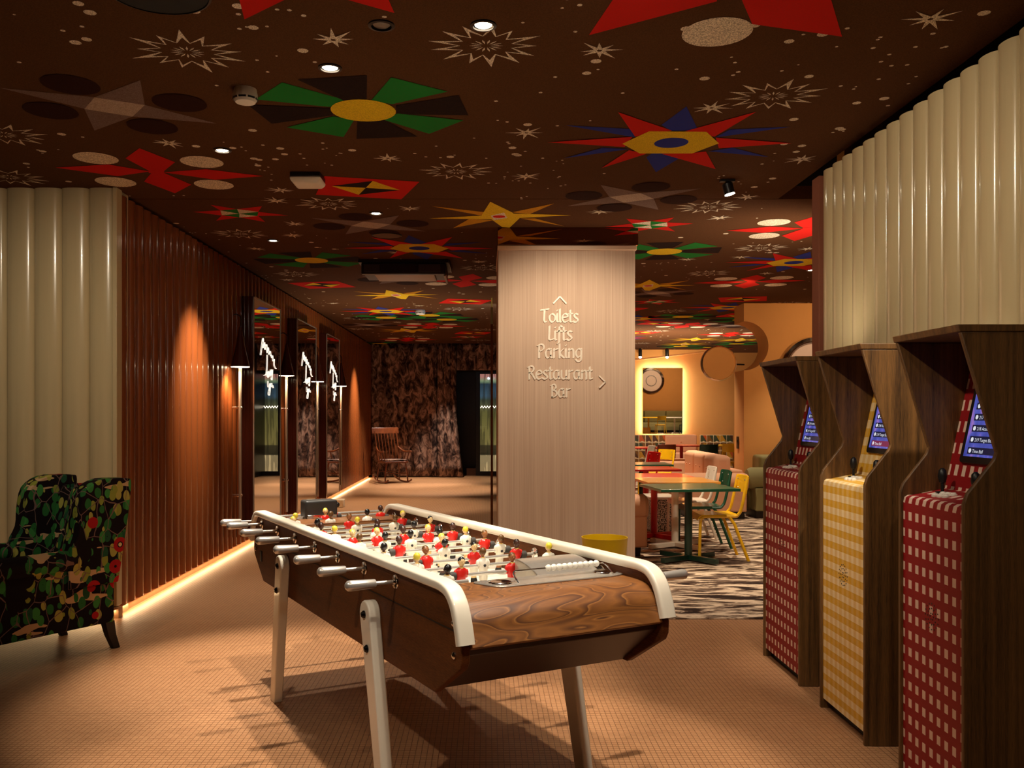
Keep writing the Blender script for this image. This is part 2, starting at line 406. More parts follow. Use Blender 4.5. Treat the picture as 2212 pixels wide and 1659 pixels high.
def flute_mesh(name, w, d, z0, z1, m, seg=8):
    b = MB(); vs = []
    for z in (z0, z1):
        for i in range(seg + 1):
            a = pi * i / seg; vs.append((d * sin(a) ** .8, -w / 2 * cos(a), z))
    n = seg + 1
    fs = [(i, i + 1, n + i + 1, n + i) for i in range(seg)] + [list(range(n)), list(range(n, 2 * n))[::-1]]
    return b.add(vs, fs).mesh(name, m, 50)
# left brown wall
YB = 20.25
wl = MB(); wl.box(XL - .25, XL - .06, 6.42, 26, 0, CEIL); wall_left = struct(wl.build('wall_left', M('dark_brown_backing', S(46, 18, 8), .5), smooth=0))
fm = flute_mesh('flute', .161, .05, .06, CEIL - .03, brown_flute)
i = 0
yy = 6.50
while yy < YB + .3:
    link('flute', fm, wall_left, (XL - .05, yy, 0)); yy += .161
bk = MB().box(XL - .06, XL - .035, 6.42, YB, .0, .055); struct(bk.build('baseboard_left', tile_mat(), smooth=0))
# left cream wall facing the camera
wf = MB(); wf.box(-6, XL - .02, 6.40, 6.6, 0, CEIL)
wall_far_left = struct(wf.build('wall_front', M('cream_backing', S(190, 172, 132), .5), smooth=0))
fm2 = flute_mesh('flute', .196, .045, .10, CEIL, cream_flute)
xx = XL - .02 - .098
while xx > -5: link('flute', fm2, wall_far_left, (xx, 6.40, 0), (0, 0, R(-90))); xx -= .196
struct(MB().box(-6, XL + .02, 6.33, 6.40, 0, .075).build('baseboard_front', tile_mat(), smooth=0))
struct(MB().box(XL - .03, XL + .0, 6.345, 6.44, .08, CEIL).build('trim_2', cream_flute, bevel=.004))
# right cream wall
YR = Yx(1772, XR)
wr = MB(); wr.box(XR + .05, XR + .2, -3, YR, 0, CEIL - .1); wall_right = struct(wr.build('wall_right', M('cream_backing', S(190, 172, 132)), smooth=0))
fm3 = flute_mesh('flute', .1475, .05, .1, CEIL - .085, cream_flute, 10)
yy = YR - .074
while yy > -1.5: link('flute', fm3, wall_right, (XR + .05, yy, 0), (0, 0, R(180))); yy -= .1475
struct(MB().box(XR - .01, XR + .2, YR, YR + .12, 0, CEIL - .1).build('trim_3', mauve, bevel=.005))
# rear and hidden walls closing the rooms
struct(MB().box(-9, 14, -3.1, -3, 0, CEIL + .4).build('wall_rear', M('rear_wall_paint', S(120, 84, 56), .6), smooth=0))
struct(MB().box(-6.1, -6, -3, 6.4, 0, CEIL).build('wall_side', M('cream_backing', S(190, 172, 132)), smooth=0))
struct(MB().box(2.32, 13, 5.78, 5.9, 0, CEIL + .4).build('wall_dining', orange_wall, smooth=0))
struct(MB().box(13, 13.1, 5.7, 26, 0, CEIL).build('wall_dining_side', orange_wall, smooth=0))
# back wall of the aisle (behind the curtain) with the dark doorway
struct(MB().box(-3, .6, 21.3, 21.4, 0, CEIL).build('wall_back', M('dark_panel', S(22, 16, 20), .5), smooth=0))
struct(MB().box(.25, .4, 9.2, 21.3, 0, CEIL).build('wall_inner', M('dark_panel_b', S(30, 20, 18), .35), smooth=0))
# dining back wall and its sloping soffit
YD = 23.5
struct(MB().prism([(.4, 0), (13, 0), (13, CEIL), (.4, CEIL)], YD, YD + .15).build('wall_dining_back', orange_wall, smooth=0))
so = MB().prism([(.4, Z(900 - 118, YD)), (X(1374, YD), Z(779, YD)), (X(1524, YD), CEIL), (.4, CEIL)], YD - 1.1, YD + .0)
struct(so.build('trim_4', orange_wall, smooth=0))
# portal wall with the half-round bite
YP = 13.0; xp = X(1607, YP); pz = Z(747, YP); pr = 53 * YP / F
poly = [(xp, 0), (13, 0), (13, CEIL), (xp, CEIL)] + [(xp + pr * sin(pi * k / 24), pz + pr * cos(pi * k / 24)) for k in range(25)]
poly = [(xp, CEIL)] + [(xp + pr * sin(pi * k / 24), pz + pr * cos(pi * k / 24)) for k in range(25)] + [(xp, 0), (5.55, 0), (5.55, CEIL)]
struct(MB().prism(poly, YP, YP + .5).build('wall_portal', orange_wall, smooth=30))
sw = thing('switch_plate', 'small dark switch plate on the narrow end of the portal wall', 'switch', (xp - .006, YP + .3, Z(956, YP + .3)))
MB().box(-.006, .005, -.05, .05, -.09, .09).build('plate', M('bronze', S(70, 50, 34), .4, .6), sw, .004); MB().box(-.012, -.004, -.02, .02, .01, .04).build('rocker', black, sw)
# column
YC = 7.73; xa, xb = X(1076, YC), X(1372, YC)
col = struct(MB().box(xa, xb, YC, YC + 1.15, 0, Z(534, YC)).build('column', stripe_paper(), bevel=.004))
col_m = struct(MB().box(xa - .004, X(1378, YC), YC - .02, YC + 1.18, Z(530, YC), CEIL).build('trim_5', M('smoked_mirror', S(150, 110, 90), .03, 1), bevel=.002))
struct(MB().box(xa - .006, xb + .01, YC - .022, YC + 1.17, Z(541, YC), Z(531, YC)).build('trim_6', M('pale_lip', S(214, 180, 150), .5), bevel=.004))

# ---------------------------------------------------------------- ceiling print (flat carpet motifs)
def cen(u, v): return Vector((*C(u, v), 0))
def P(z, ox, oy, sc): return lambda l: [C(ox + a / sc, oy + b / sc) for a, b in l]
A0 = P(0, 0, 0, 2.989); ID = P(0, 0, 0, 1)
def rel(c, polys):
    cx, cy = C(*c); return [(m, [(x - cx, y - cy) for x, y in p]) for m, p in polys]
def circ(c, u, v, r, n=28):
    x, y = C(u, v); return [(x + r * cos(2 * pi * k / n), y + r * sin(2 * pi * k / n)) for k in range(n)]
T = {}
T['gray'] = rel((247, 231), [('a', A0([(0, 565), (610, 625), (545, 700)])), ('a', A0([(1400, 795), (935, 675), (855, 750)])), ('a', A0([(905, 515), (935, 675), (610, 625)])), ('a', A0([(610, 840), (545, 700), (855, 750)])),
    ('l', A0([(610, 625), (935, 675), (855, 750), (545, 700)]))] + [('d', circ(0, a / 2.989, b / 2.989, .136)) for a, b in ((455, 545), (1160, 662), (328, 713), (985, 815))])
T['flower'] = rel((785, 238), [('g', ID([(609, 177), (552, 214), (719, 231), (745, 215)])), ('k', ID([(642, 171), (793, 162), (792, 218), (750, 220)])), ('g', ID([(845, 166), (967, 197), (847, 224), (802, 216)])),
    ('k', ID([(991, 205), (1012, 248), (857, 246), (855, 227)])), ('g', ID([(1001, 259), (927, 288), (830, 258), (859, 244)])), ('k', ID([(772, 258), (830, 258), (902, 294), (770, 299)])),
    ('g', ID([(619, 274), (742, 295), (765, 258), (720, 250)])), ('k', ID([(535, 225), (587, 266), (719, 248), (719, 233)])), ('y', circ(0, 785, 238, .172))])
T['sun'] = rel((1450, 306), [('b', ID(p)) for p in ([(1222, 270), (1366, 278), (1372, 296)], [(1483, 229), (1429, 269), (1450, 282), (1508, 280)], [(1708, 273), (1576, 279), (1546, 296)], [(1660, 338), (1582, 318), (1530, 326)], [(1417, 371), (1396, 339), (1409, 330), (1480, 330), (1464, 343)], [(1218, 341), (1302, 318), (1359, 321)])] +
    [('r', ID(p)) for p in ([(1335, 241), (1372, 294), (1452, 281)], [(1634, 240), (1480, 282), (1543, 294)], [(1710, 308), (1546, 296), (1553, 319)], [(1546, 364), (1429, 331), (1496, 329), (1525, 326)], [(1299, 362), (1359, 323), (1396, 331)], [(1182, 306), (1366, 294), (1349, 316)])] +
    [('y', ID([(1344, 309), (1402, 282), (1526, 283), (1553, 308), (1495, 330), (1382, 330)])), ('b', circ(0, 1450, 307, .10))])
T['cross'] = rel((340, 370), [('r', A0(p)) for p in ([(900, 955), (1130, 1045), (1050, 1110), (970, 1105), (810, 1020)], [(355, 1080), (700, 1060), (970, 1105), (760, 1135)], [(1050, 1110), (1330, 1090), (1700, 1135), (1390, 1158)], [(1050, 1110), (1235, 1190), (1130, 1245), (930, 1170), (980, 1110)], [(960, 1100), (1060, 1100), (1060, 1115), (960, 1115)])] +
    [('w', circ(0, a, b, .134)) for a, b in ((207, 341), (436, 349), (250, 392), (462, 398))])
T['kite'] = rel((800, 405), [('r', ID([(701, 380), (906, 392), (867, 430), (682, 420)])), ('y', ID([(805, 390), (864, 410), (790, 405)])), ('k', ID([(790, 405), (864, 410), (775, 420)])), ('y', ID([(716, 401), (790, 405), (775, 420)])), ('k', ID([(716, 401), (805, 390), (790, 405)]))])
T['flag'] = rel((517, 461), [('r', ID([(455, 442), (512, 451), (566, 445), (558, 457), (623, 465), (558, 466), (573, 479), (517, 469), (467, 476), (479, 465), (417, 457), (476, 454)])), ('w', ID([(512, 451), (558, 457), (517, 461)])), ('w', ID([(476, 454), (479, 464), (517, 461)])),
    ('g', ID([(476, 454), (512, 451), (517, 461)])), ('g', ID([(517, 461), (479, 464), (517, 469)])), ('w', ID([(517, 461), (517, 469), (556, 466)])), ('g', ID([(517, 461), (556, 466), (558, 457)]))])
T['gold'] = rel((1078, 467), [('o', ID(p)) for p in ([(933, 445), (1050, 458), (1039, 465)], [(1197, 439), (1106, 458), (1144, 462)], [(979, 492), (1014, 472), (1066, 475)], [(1219, 488), (1123, 471), (1155, 471)])] +
    [('y', ID(p)) for p in ([(1059, 435), (1106, 458), (1123, 470), (1101, 491), (1085, 490), (1060, 472), (1040, 465)], [(927, 471), (1040, 465), (1068, 473)], [(1234, 464), (1090, 460), (1123, 470)])] + [('w', ID([(1060, 465), (1089, 458), (1096, 470), (1067, 475)])), ('r', circ(0, 1078, 467, .05))])
def burst(n=13, rnd=None):
    rnd = rnd or random; strips = []; out = []; inn = []
    for k in range(n):
        a = 2 * pi * k / n + rnd.uniform(-.05, .05); a2 = 2 * pi * (k + .5) / n
        out += [(.25 * rnd.uniform(.84, 1.14), a), (.122, a2)]; inn += [(.182, a), (.113, a2)]
    pt = lambda r, a: (r * cos(a), r * .86 * sin(a)); N = 2 * n
    for k in range(N): strips.append(('w', [pt(*out[k]), pt(*out[(k + 1) % N]), pt(*inn[(k + 1) % N]), pt(*inn[k])]))
    for k in range(14):
        a = 2 * pi * k / 14; strips.append(('w', [pt(.02, a), pt(.05, a + .1), pt(.075, a), pt(.05, a - .1)]))
    return strips
def star(rnd):
    t = []; 
    for k in range(8):
        a = 2 * pi * k / 8 + rnd.uniform(-.15, .15); r = rnd.uniform(.075, .125)
        t.append(('w', [(.018 * cos(a - .9), .018 * sin(a - .9)), (r * cos(a), r * sin(a)), (.018 * cos(a + .9), .018 * sin(a + .9))]))
    return t
KEYS = 'wgkyorbald'; CML = [CM[k] for k in KEYS]
motif_level = [0]
def put_motif(name, polys, x, y, rot=0, mir=1, sc=1.0):
    b = MB(); motif_level[0] += 1; ca, sa = cos(rot), sin(rot); base = -.002
    for i, (m, p) in enumerate(polys):
        b.mat(KEYS.index(m)); q = [(mir * a * sc, c * sc) for a, c in p]
        z = base - .0002 * i if name != 'burst_motif' else base
        b.add([(ca * a - sa * c, sa * a + ca * c, z) for a, c in q], [list(range(len(q)))])
    me = b.mesh(name, CML, 0)
    return link(name, me, ceiling, (x, y, CEIL))
busy = []
def place(kind, uv, mir=1, rot=0, sc=1.0):
    x, y = C(*uv); rr = {'burst': .3, 'star': .14}.get(kind, .68); busy.append((x, y, rr))
    rnd = random.Random(int(uv[0] * 7 + uv[1]))
    polys = burst(13, rnd) if kind == 'burst' else star(rnd) if kind == 'star' else T[kind]
    put_motif(kind + '_motif', polys, x, y, rot, mir, sc)
for k, lst in dict(gray=[(247, 231), (1365, 427), (800, 486), (1420, 633), (860, 603), (800, 702), (1585, 703)], flower=[(785, 238), (673, 562), (1435, 543), (965, 690), (1475, 684)], sun=[(1450, 306), (905, 535), (1715, 566), (833, 672), (1572, 664)],
                   cross=[(340, 370), (1745, 492), (1008, 606), (1622, 608), (880, 733), (1580, 722), (1735, 720)], kite=[(800, 405), (690, 615), (1010, 651), (1600, 646), (1430, 698)], flag=[(517, 461), (1405, 486), (1415, 652), (1010, 728)], gold=[(1078, 467), (855, 637), (1400, 617), (880, 714), (1500, 733)]).items():
    for j, uv in enumerate(lst): place(k, uv, 1 if j % 2 == 0 or k in ('sun', 'flower', 'gold') else -1)
for uv in [(405, 112), (1050, 98), (985, 370), (710, 440), (520, 505), (1670, 207), (1530, 447), (1645, 535), (8, 290), (20, 382), (1530, 590), (1040, 578), (640, 592), (770, 687), (1450, 672), (1700, 655), (780, 710), (940, 707), (1690, 698), (1420, 715)]: place('burst', uv)
for uv in [(720, 85), (1295, 108), (1537, 232), (1137, 286), (838, 341), (1137, 380), (2010, 40), (1733, 343), (607, 410), (597, 433), (885, 450), (1297, 457), (637, 483), (633, 508), (555, 537), (1615, 425), (1555, 470), (857, 545), (1035, 565), (365, 308), (620, 604), (1600, 555), (1485, 560), (1745, 537), (1655, 590), (720, 655), (905, 660), (1530, 690)]: place('star', uv)
rf = random.Random(21)
for k_ in range(46):
    y_ = rf.uniform(13.5, 22.3); x_ = rf.uniform(.14, .30) * y_ if k_ % 3 else rf.uniform(-.12, 0) * y_; kd = rf.choice(['burst', 'burst', 'star', 'gold', 'cross', 'sun', 'flower', 'kite'])
    if any((x_ - a) ** 2 + (y_ - b) ** 2 < (r * .9) ** 2 for a, b, r in busy): continue
    place(kd, (U0 + F * x_ / y_, V0 + F * (H - CEIL) / y_))
# the two huge red shapes cut by the top of the frame
put_motif('cross_motif', rel((1548, 0), [('r', ID([(1272, 75), (1548, 2), (1560, -60), (1360, -55)])), ('r', ID([(1603, 0), (1625, 51), (1819, 78), (1790, -20), (1700, -70), (1590, -60)])), ('w', circ(0, 1549, 69, .146)), ('w', circ(0, 1900, -90, .146)), ('w', circ(0, 1180, -90, .146))]), *C(1548, 0))
put_motif('kite_motif', rel((680, -20), [('r', ID([(515, -10), (528, 41), (640, -14), (720, -10), (852, 27), (800, -90), (560, -90)]))]), *C(680, -20))
db = MB(); rnd = random.Random(5); nd = 0
def dot(x, y, r, n=10):
    db.add([(x + r * cos(2 * pi * k / n), y + r * sin(2 * pi * k / n), CEIL - .0015) for k in range(n)], [list(range(n))])
tries = 0
while nd < 2600 and tries < 30000:
    tries += 1
    y = 2.6 + 20 * rnd.random() ** .9; x = rnd.uniform(-4.2, 2.1 if y < SEAM else .9 * y)
    if any((x - a) ** 2 + ((y - b) * 1.15) ** 2 < r * r for a, b, r in busy): continue
    if rnd.random() > .2 + .9 * abs(sin(x * 2.1 + 1) * cos(y * 1.7)): continue
    dot(x, y, rnd.choice([.006, .007, .008, .009, .010, .010, .011, .022, .025])); nd += 1
    if y < SEAM and rnd.random() < .5: tries += 3
do = db.build('speckle_dots', CM['w'], ceiling, smooth=0); do['kind'] = 'stuff'

# ---------------------------------------------------------------- ceiling fittings
dark_metal = M('dark_metal', S(30, 26, 24), .35, .6)
def downlight(uv, on, label):
    x, y = C(*uv); t = thing('downlight', label, 'ceiling light', (x, y, CEIL), 0)
    b = MB(); b.lathe([(.055, 0), (.055, -.006), (.043, -.008), (.040, .02)], 24); b.f.pop(); b.mi.pop(); b.build('bezel', dark_metal, t)
    MB().lathe([(1e-5, -.004), (.030, -.004), (.036, .0)], 20).build('lamp', lamp_glow if on else M('unlit_lens', S(120, 110, 100), .2), t)
LB = ['lit downlight above the starburst nearest the frame top', 'lit downlight above the green and black flower motif', 'lit downlight beside the red cross motif at the left', 'lit downlight above the grey star motif in mid ceiling', 'lit downlight above the brown wall beyond the starbursts', 'lit downlight over the dining area by the blue and red motif']
for uv, l in zip(DL_ON, LB): downlight(uv, True, l)
downlight(DL_OFF[0], False, 'unlit black downlight left of the lit one near the frame top')
def speaker(uv, r, label, m):
    x, y = C(*uv); t = thing('ceiling_speaker', label, 'speaker', (x, y, CEIL), 0)
    MB().lathe([(r, 0), (r, -.006), (r * .95, -.010), (r * .94, -.004)], 40).build('rim', dark_metal, t)
    MB().lathe([(1e-5, -.0065), (r * .94, -.0065), (r * .94, -.003)], 40).build('grille', m, t)
speaker((339, -22), .20, 'large round black ceiling speaker cut by the frame top', M('black_grille', S(20, 18, 20), .8))
speaker((836, 508), .135, 'round brown ceiling speaker beside the red and blue sun motif', M('brown_grille', S(112, 84, 66), .8))
def smoke(uv, label, r=.060):
    x, y = C(*uv); t = thing('smoke_detector', label, 'smoke detector', (x, y, CEIL), 0)
    MB().lathe([(r * .92, 0), (r * .95, -.012), (r, -.028), (r * .97, -.050), (r * .8, -.066), (1e-5, -.070)], 24).build('body', white_plastic, t)
    for k in range(8):
        a = 2 * pi * k / 8; MB().box(r * .90, r * .985, -.3 * r, .3 * r, -.054, -.046, Matrix.Rotation(a, 4, 'Z')).build('vent_slot', black, t)
smoke((530, 193), 'white round smoke detector beside the green and black flower motif')
smoke((908, 670), 'small white smoke detector beyond the gold star motif', .08)
x, y = C(665, 379); t = thing('sensor_box', 'white square motion sensor with dark base on the ceiling', 'sensor', (x, y, CEIL))
MB().box(-.10, .10, -.10, .10, -.03, 0).build('base', black, t, .004); MB().lathe([(.145, -.028), (.145, -.05), (.115, -.072), (1e-5, -.074)], 4, mx=Matrix.Rotation(R(45), 4, 'Z')).build('cover', white_plastic, t, .012, 3)
x, y = C(1571, 388); t = thing('spotlight', 'small black cylinder spotlight under the ceiling seam', 'spotlight', (x, y, CEIL))
MB().box(-.05, .05, -.02, .02, -.016, 0).build('mount', black, t, .003)
mt = Matrix.Translation((0, 0, -.03)) @ Matrix.Rotation(R(-14), 4, 'Y')
MB().lathe([(.036, -.07), (.036, 0), (.02, .012)], 20, mx=mt).build('body', black, t); MB().lathe([(1e-5, -.066), (.031, -.066), (.034, -.076), (1e-5, -.078)], 18, mx=mt).build('lamp', lamp_glow, t)
spot((x - .02, y, CEIL - .12), (x - .1, y + .3, 0), 60, 70, .6, SOFT)
for uv, l in [((1383, 754), 'left small track spot in front of the dining back wall'), ((1441, 754), 'right small track spot in front of the dining back wall')]:
    x, y = C(*uv); y = min(y, 22.0); x = X(uv[0], y); t = thing('track_spot', l, 'spotlight', (x, y, CEIL)); MB().lathe([(.045, -.2), (.045, -.04), (.02, 0)], 14).build('body', black, t)
    MB().ball((0, 0, -.21), .035, 8).build('lamp', lamp_glow, t)
# projector box
yb = 9.3; xb0, xb1 = X(780, yb), X(962, yb); t = thing('ceiling_projector_lift', 'long dark blue projector box with beige underside hung from ceiling', 'projector', ((xb0 + xb1) / 2, yb, CEIL)); w2 = (xb1 - xb0) / 2
navy = M('navy_metal', S(34, 32, 46), .35, .3)
zb = Z(592, yb) - CEIL
MB().box(-w2 - .03, w2 + .03, -.01, .66, -.035, 0).build('top_plate', black, t)
MB().box(-w2, w2, 0, .08, zb, -.035).build('front_panel', navy, t, .012, 3)
MB().box(-w2 + .03, -w2 + .20, -.008, 0, zb + .02, -.05).build('end_cap', M('navy_plate', S(52, 48, 58), .4), t, .004); MB().box(w2 - .28, w2 - .05, -.008, 0, zb + .02, -.05).build('end_cap', M('navy_plate', S(52, 48, 58), .4), t, .004)
MB().box(-w2, w2, .08, .64, zb + .03, -.035).build('body', M('dark_brown_metal', S(54, 36, 24), .5), t)
MB().box(-w2 + .12, w2 - .12, .10, .60, zb + .012, zb + .032).build('underside_panel', M('beige_panel', S(176, 140, 104), .5), t, .004)
MB().box(w2 - .02, w2 + .004, .06, .64, zb - .01, zb + .03).build('side_flange', steel, t, .002); MB().box(w2 + .035, w2 + .04, .02, .66, -.04, -.02).build('edge_rail', steel, t)

# ---------------------------------------------------------------- football table
th = .49260; TO = thing('football_table', 'long walnut football table with white rails and white legs in the centre', 'football table', (-.3211, 3.1909, 0), R(90) + th)
PT = .15753; MID = .77; s2 = lambda s: 2 * MID - s
AW = .805                                                      # outer width
near_path = [(-.552, .748), (-.540, .79), (-.52, .840), (-.495, .878), (-.455, .908), (-.40, .920)]
path = near_path + [(s2(a), b) for a, b in near_path[::-1]]
_n = cr([(a, 0, b) for a, b in near_path + [(-.34, .921)]], 4)
pa = _n + [Vector((s2(p.x), 0, p.z)) for p in _n[::-1]]
def offset(pts, d):
    o = []
    for i, p in enumerate(pts):
        q = pts[min(i + 1, len(pts) - 1)] - pts[max(i - 1, 0)]; q.normalize(); o.append((p.x + q.z * d, p.z - q.x * d))
    return o
outer = [(p.x, p.z) for p in pa]; inner = offset(pa, .032)
def strip_prism(b, A, B, t0, t1):
    n = len(A); vs = [(a, t, z) for t in (t0, t1) for P_ in (A, B) for a, z in P_]
    f = []
    for i in range(n - 1):
        f += [(i, i + 1, n + i + 1, n + i), (2 * n + i, 3 * n + i, 3 * n + i + 1, 2 * n + i + 1), (i, 2 * n + i, 2 * n + i + 1, i + 1), (n + i, n + i + 1, 3 * n + i + 1, 3 * n + i)]
    f += [(0, n, 3 * n, 2 * n), (n - 1, 3 * n - 1, 4 * n - 1, 2 * n - 1)]
    b.add(vs, f); return b
def rail(a0, a1, th_=.032, r=.011):
    w = (a1 - a0) / 2; c = -(a0 + a1) / 2; sec = srnd([(-w, -th_), (w, -th_), (w, 0), (-w, 0)], r, 4); m = len(sec); vs = []
    N = len(pa)
    for i, p in enumerate(pa):
        q = pa[min(i + 1, N - 1)] - pa[max(i - 1, 0)]; q.normalize(); nx, nz = -q.z, q.x
        vs += [(p.x + nx * h, c + t, p.z + nz * h) for t, h in sec]
    fs = [(i * m + j, i * m + (j + 1) % m, (i + 1) * m + (j + 1) % m, (i + 1) * m + j) for i in range(N - 1) for j in range(m)] + [list(range(m)), list(range((N - 1) * m, N * m))]
    MB().add(vs, fs).build('rail', white_lacquer, TO, 0, 2, 50)
rail(-.022, .036); rail(AW - .042, AW + .016)
side = [(-.53, .735), (-.528, .69), (-.515, .665), (-.325, .545), (s2(-.325), .545), (s2(-.515), .665), (s2(-.528), .69), (s2(-.53), .735)] + [(a, z - .0) for a, z in offset(pa, .030)[::-1]]
for a0, a1 in ((0, .028), (AW - .03, AW)):
    MB().prism(side, -a1, -a0).build('side_panel', panel_wood, TO, .004)
for a0 in (-.0025, AW - .0025):
    g = MB().box(-.50, s2(-.50), -a0 - .005, -a0, .775, .7775); g.build('groove', M('dark_groove', S(20, 10, 5), .7), TO)
# end aprons, decks, lower panels
for sg, e in ((1, lambda s: s), (-1, s2)):
    ap = [Vector((-.17, 0, .858))] + cr([(-.36, 0, .858), (-.41, 0, .856), (-.455, 0, .845), (-.492, 0, .812), (-.512, 0, .77), (-.533, 0, .730)], 5)
    ou = [(e(p.x), p.z) for p in ap]; inn = [(e(a), z) for a, z in offset(ap, -.02)]
    strip_prism(MB(), ou, inn, -AW + .03, -.028).build('end_apron', figured, TO, .003, 2, 50)
    lw = [(e(a), z) for a, z in [(-.505, .735), (-.50, .70), (-.30, .545), (-.28, .56), (-.47, .735)]]
    MB().prism(lw, -AW + .03, -.028).build('lower_panel', M('dark_red_walnut', S(52, 20, 8), .45), TO, .003)
MB().box(-.30, s2(-.30), -AW + .03, -.028, .55, .57).build('bottom_board', panel_wood, TO)
MB().box(-.17, s2(-.17), -AW + .03, -.028, .73, .745).build('playing_field', M('pale_field', S(238, 230, 210), .25, coat=.4), TO)
for s0 in (-.17, s2(-.155)): MB().box(s0 - .012, s0 + .008, -AW + .03, -.028, .57, .85).build('end_wall', figured, TO)
# field lines
for k in range(2): MB().box(MID - .5 + k, MID - .495 + k, -AW + .03, -.028, .745, .7455).build('field_line', M('line_grey', S(150, 140, 120), .5), TO)
# legs
for s0, s1, a0, lab in [(.195, .02, -.046, None), (1.40, 1.515, -.046, None), (.195, .02, AW, None), (1.40, 1.515, AW, None)]:
    top = Vector((s0, .700)); bot = Vector((s1, 0)); d = (bot - top).normalized(); nrm = Vector((-d.y, d.x))
    pts = [top + nrm * (.052 * cos(a)) - d * (.052 * sin(a)) for a in [pi * k / 10 for k in range(11)]]
    pl = [(p.x, p.y) for p in pts] + [(bot.x - nrm.x * .036, 0), (bot.x + nrm.x * .036, 0)]
    lg = MB().prism(pl, -a0 - .046, -a0).build('leg', white_lacquer, TO, .006, 3)
    for dz in (.0, .125):
        c = top + d * dz; ay = -a0 if a0 < 0 else -a0 - .046
        MB().lathe([(.015, -.001), (.015, .004), (.009, .012), (1e-5, .013)] if a0 < 0 else [(.015, .001), (.015, -.004), (.009, -.012), (1e-5, -.013)], 14, (c.x, ay, c.y), 'y').build('bolt', M('dark_bolt', S(40, 36, 34), .2, .9), lg)
for s0, z0 in ((-.475, .80), (-.475, .70), (s2(-.475), .80), (s2(-.475), .70)):
    MB().lathe([(.012, -.001), (.012, .004), (.006, .009), (1e-5, .010)], 12, (s0, 0, z0), 'y').build('bolt', chrome, TO)
MB().box(1.885, 1.925, -.004, .004, .645, .705).build('coin_slot', black, TO, .004)
# rods and figures
skin = {'d': M('skin_dark', S(70, 36, 20), .4), 'b': M('skin_brown', S(150, 92, 50), .4), 'p': M('skin_pale', S(232, 196, 140), .4)}
hairm = {'k': M('hair_black', S(14, 12, 12), .3), 'y': M('hair_yellow', S(226, 206, 60), .4), 'b': M('hair_brown', S(96, 62, 22), .4), 'd': M('hair_dark', S(40, 20, 14), .4)}
shirt_r = M('shirt_red', S(214, 34, 26), .3, coat=.3); shirt_w = M('shirt_white', S(240, 232, 214), .3, coat=.3); shorts = M('figure_shorts', S(236, 228, 208), .35); boots = M('figure_boots', S(30, 26, 24), .5); collar = M('figure_collar', S(236, 200, 110), .4)
figc = {}
def figure_mesh(team, h):
    if (team, h) in figc: return figc[team, h]
    f = -1 if team == 'r' else 1                                # reds face the near end, whites the far end
    b = MB()
    def ring(prof, m, n=12):
        b.mat(m); vs = []; 
        for rx, ry, z, ox in prof:
            for j in range(n): vs.append((ox + rx * cos(2 * pi * j / n), ry * sin(2 * pi * j / n), z))
        k = len(prof); b.add(vs, [(i * n + j, i * n + (j + 1) % n, (i + 1) * n + (j + 1) % n, (i + 1) * n + j) for i in range(k - 1) for j in range(n)] + [list(range(n))[::-1], list(range((k - 1) * n, k * n))])
    ring([(.011, .014, -.104, f * .003), (.012, .015, -.088, f * .003), (.008, .012, -.078, 0)], 4)         # boots
    ring([(.008, .012, -.080, 0), (.010, .014, -.055, 0)], 0)                                               # legs
    ring([(.013, .018, -.058, 0), (.014, .019, -.030, 0), (.013, .018, -.024, 0)], 3)                       # shorts
    ring([(.013, .018, -.026, 0), (.017, .020, -.008, 0), (.018, .024, .010, 0), (.014, .023, .022, 0), (.008, .011, .030, 0)], 2)
    for sgn in (-1, 1): b.mat(2).ball((0, sgn * .023, .006), .0085, 6, 2.1)                                 # sleeves
    b.mat(5); ring([(.0095, .011, .0285, 0), (.008, .009, .032, 0)], 5)
    ring([(.006, .006, .028, 0), (.006, .006, .040, 0)], 0, 8)
    b.mat(0).ball((f * .001, 0, .051), .0135, 8, 1.22)
    b.mat(0).ball((f * .0135, 0, .050), .003, 5)                                                            # nose
    for sgn in (-1, 1): b.mat(0).ball((0, sgn * .0135, .051), .003, 5, 1.3); b.mat(4).ball((f * .0125, sgn * .0045, .0535), .0013, 4)
    b.mat(1).ball((-f * .0022, 0, .0555), .0142, 8, 1.05)
    if team == 'w': b.mat(4).ball((-f * .0165, 0, .0), .0062, 6)
    sk = {'k': 'p' if team == 'r' else 'd', 'y': 'p', 'b': 'b', 'd': 'd'}[h]
    figc[team, h] = b.mesh('player_figure', [skin[sk], hairm[h], shirt_r if team == 'r' else shirt_w, shorts, boots, collar], 50)
    return figc[team, h]
hb = MB(); hb.lathe([(.0072, 0), (.0072, -.076), (.0145, -.078), (.0158, -.082), (.0195, -.168), (.0182, -.180), (.010, -.188), (1e-5, -.190)], 18, ax='y', mx=Matrix.Scale(-1, 4, (0, 1, 0)))
handle_me = hb.mesh('handle', M('satin_aluminium', S(206, 198, 188), .28, .6), 40)
fbm = MB().lathe([(.0055, .012), (.010, .012), (.012, .006), (.024, .004), (.026, 0), (.010, -.002)], 16, ax='y').mesh('flange', chrome, 40)
stop_me = MB().lathe([(.0105, -.012), (.016, -.012), (.017, 0), (.016, .012), (.0105, .012)], 12, ax='y').mesh('bumper', M('rubber', S(58, 52, 46), .7), 40)
REDS = {0: '.26k .479b', 2: '.263b .479k .679d', 4: '.277d .478y .698b', 6: '.179y .30y .43d .56y .69d', 8: '.13d .423d .714k', 10: '.08y .385b .69y', 12: '.358y .688d', 13: '.454y'}
WHT = {1: '.153y .437b .743y', 3: '.143k .417k .69b', 5: '.154b .273k .40k .544k .681y', 7: '.146y .354d .551k', 9: '.159k .37y .578b', 11: '.138y .333b .548k', 14: '.42y', -.62: '.154k'}
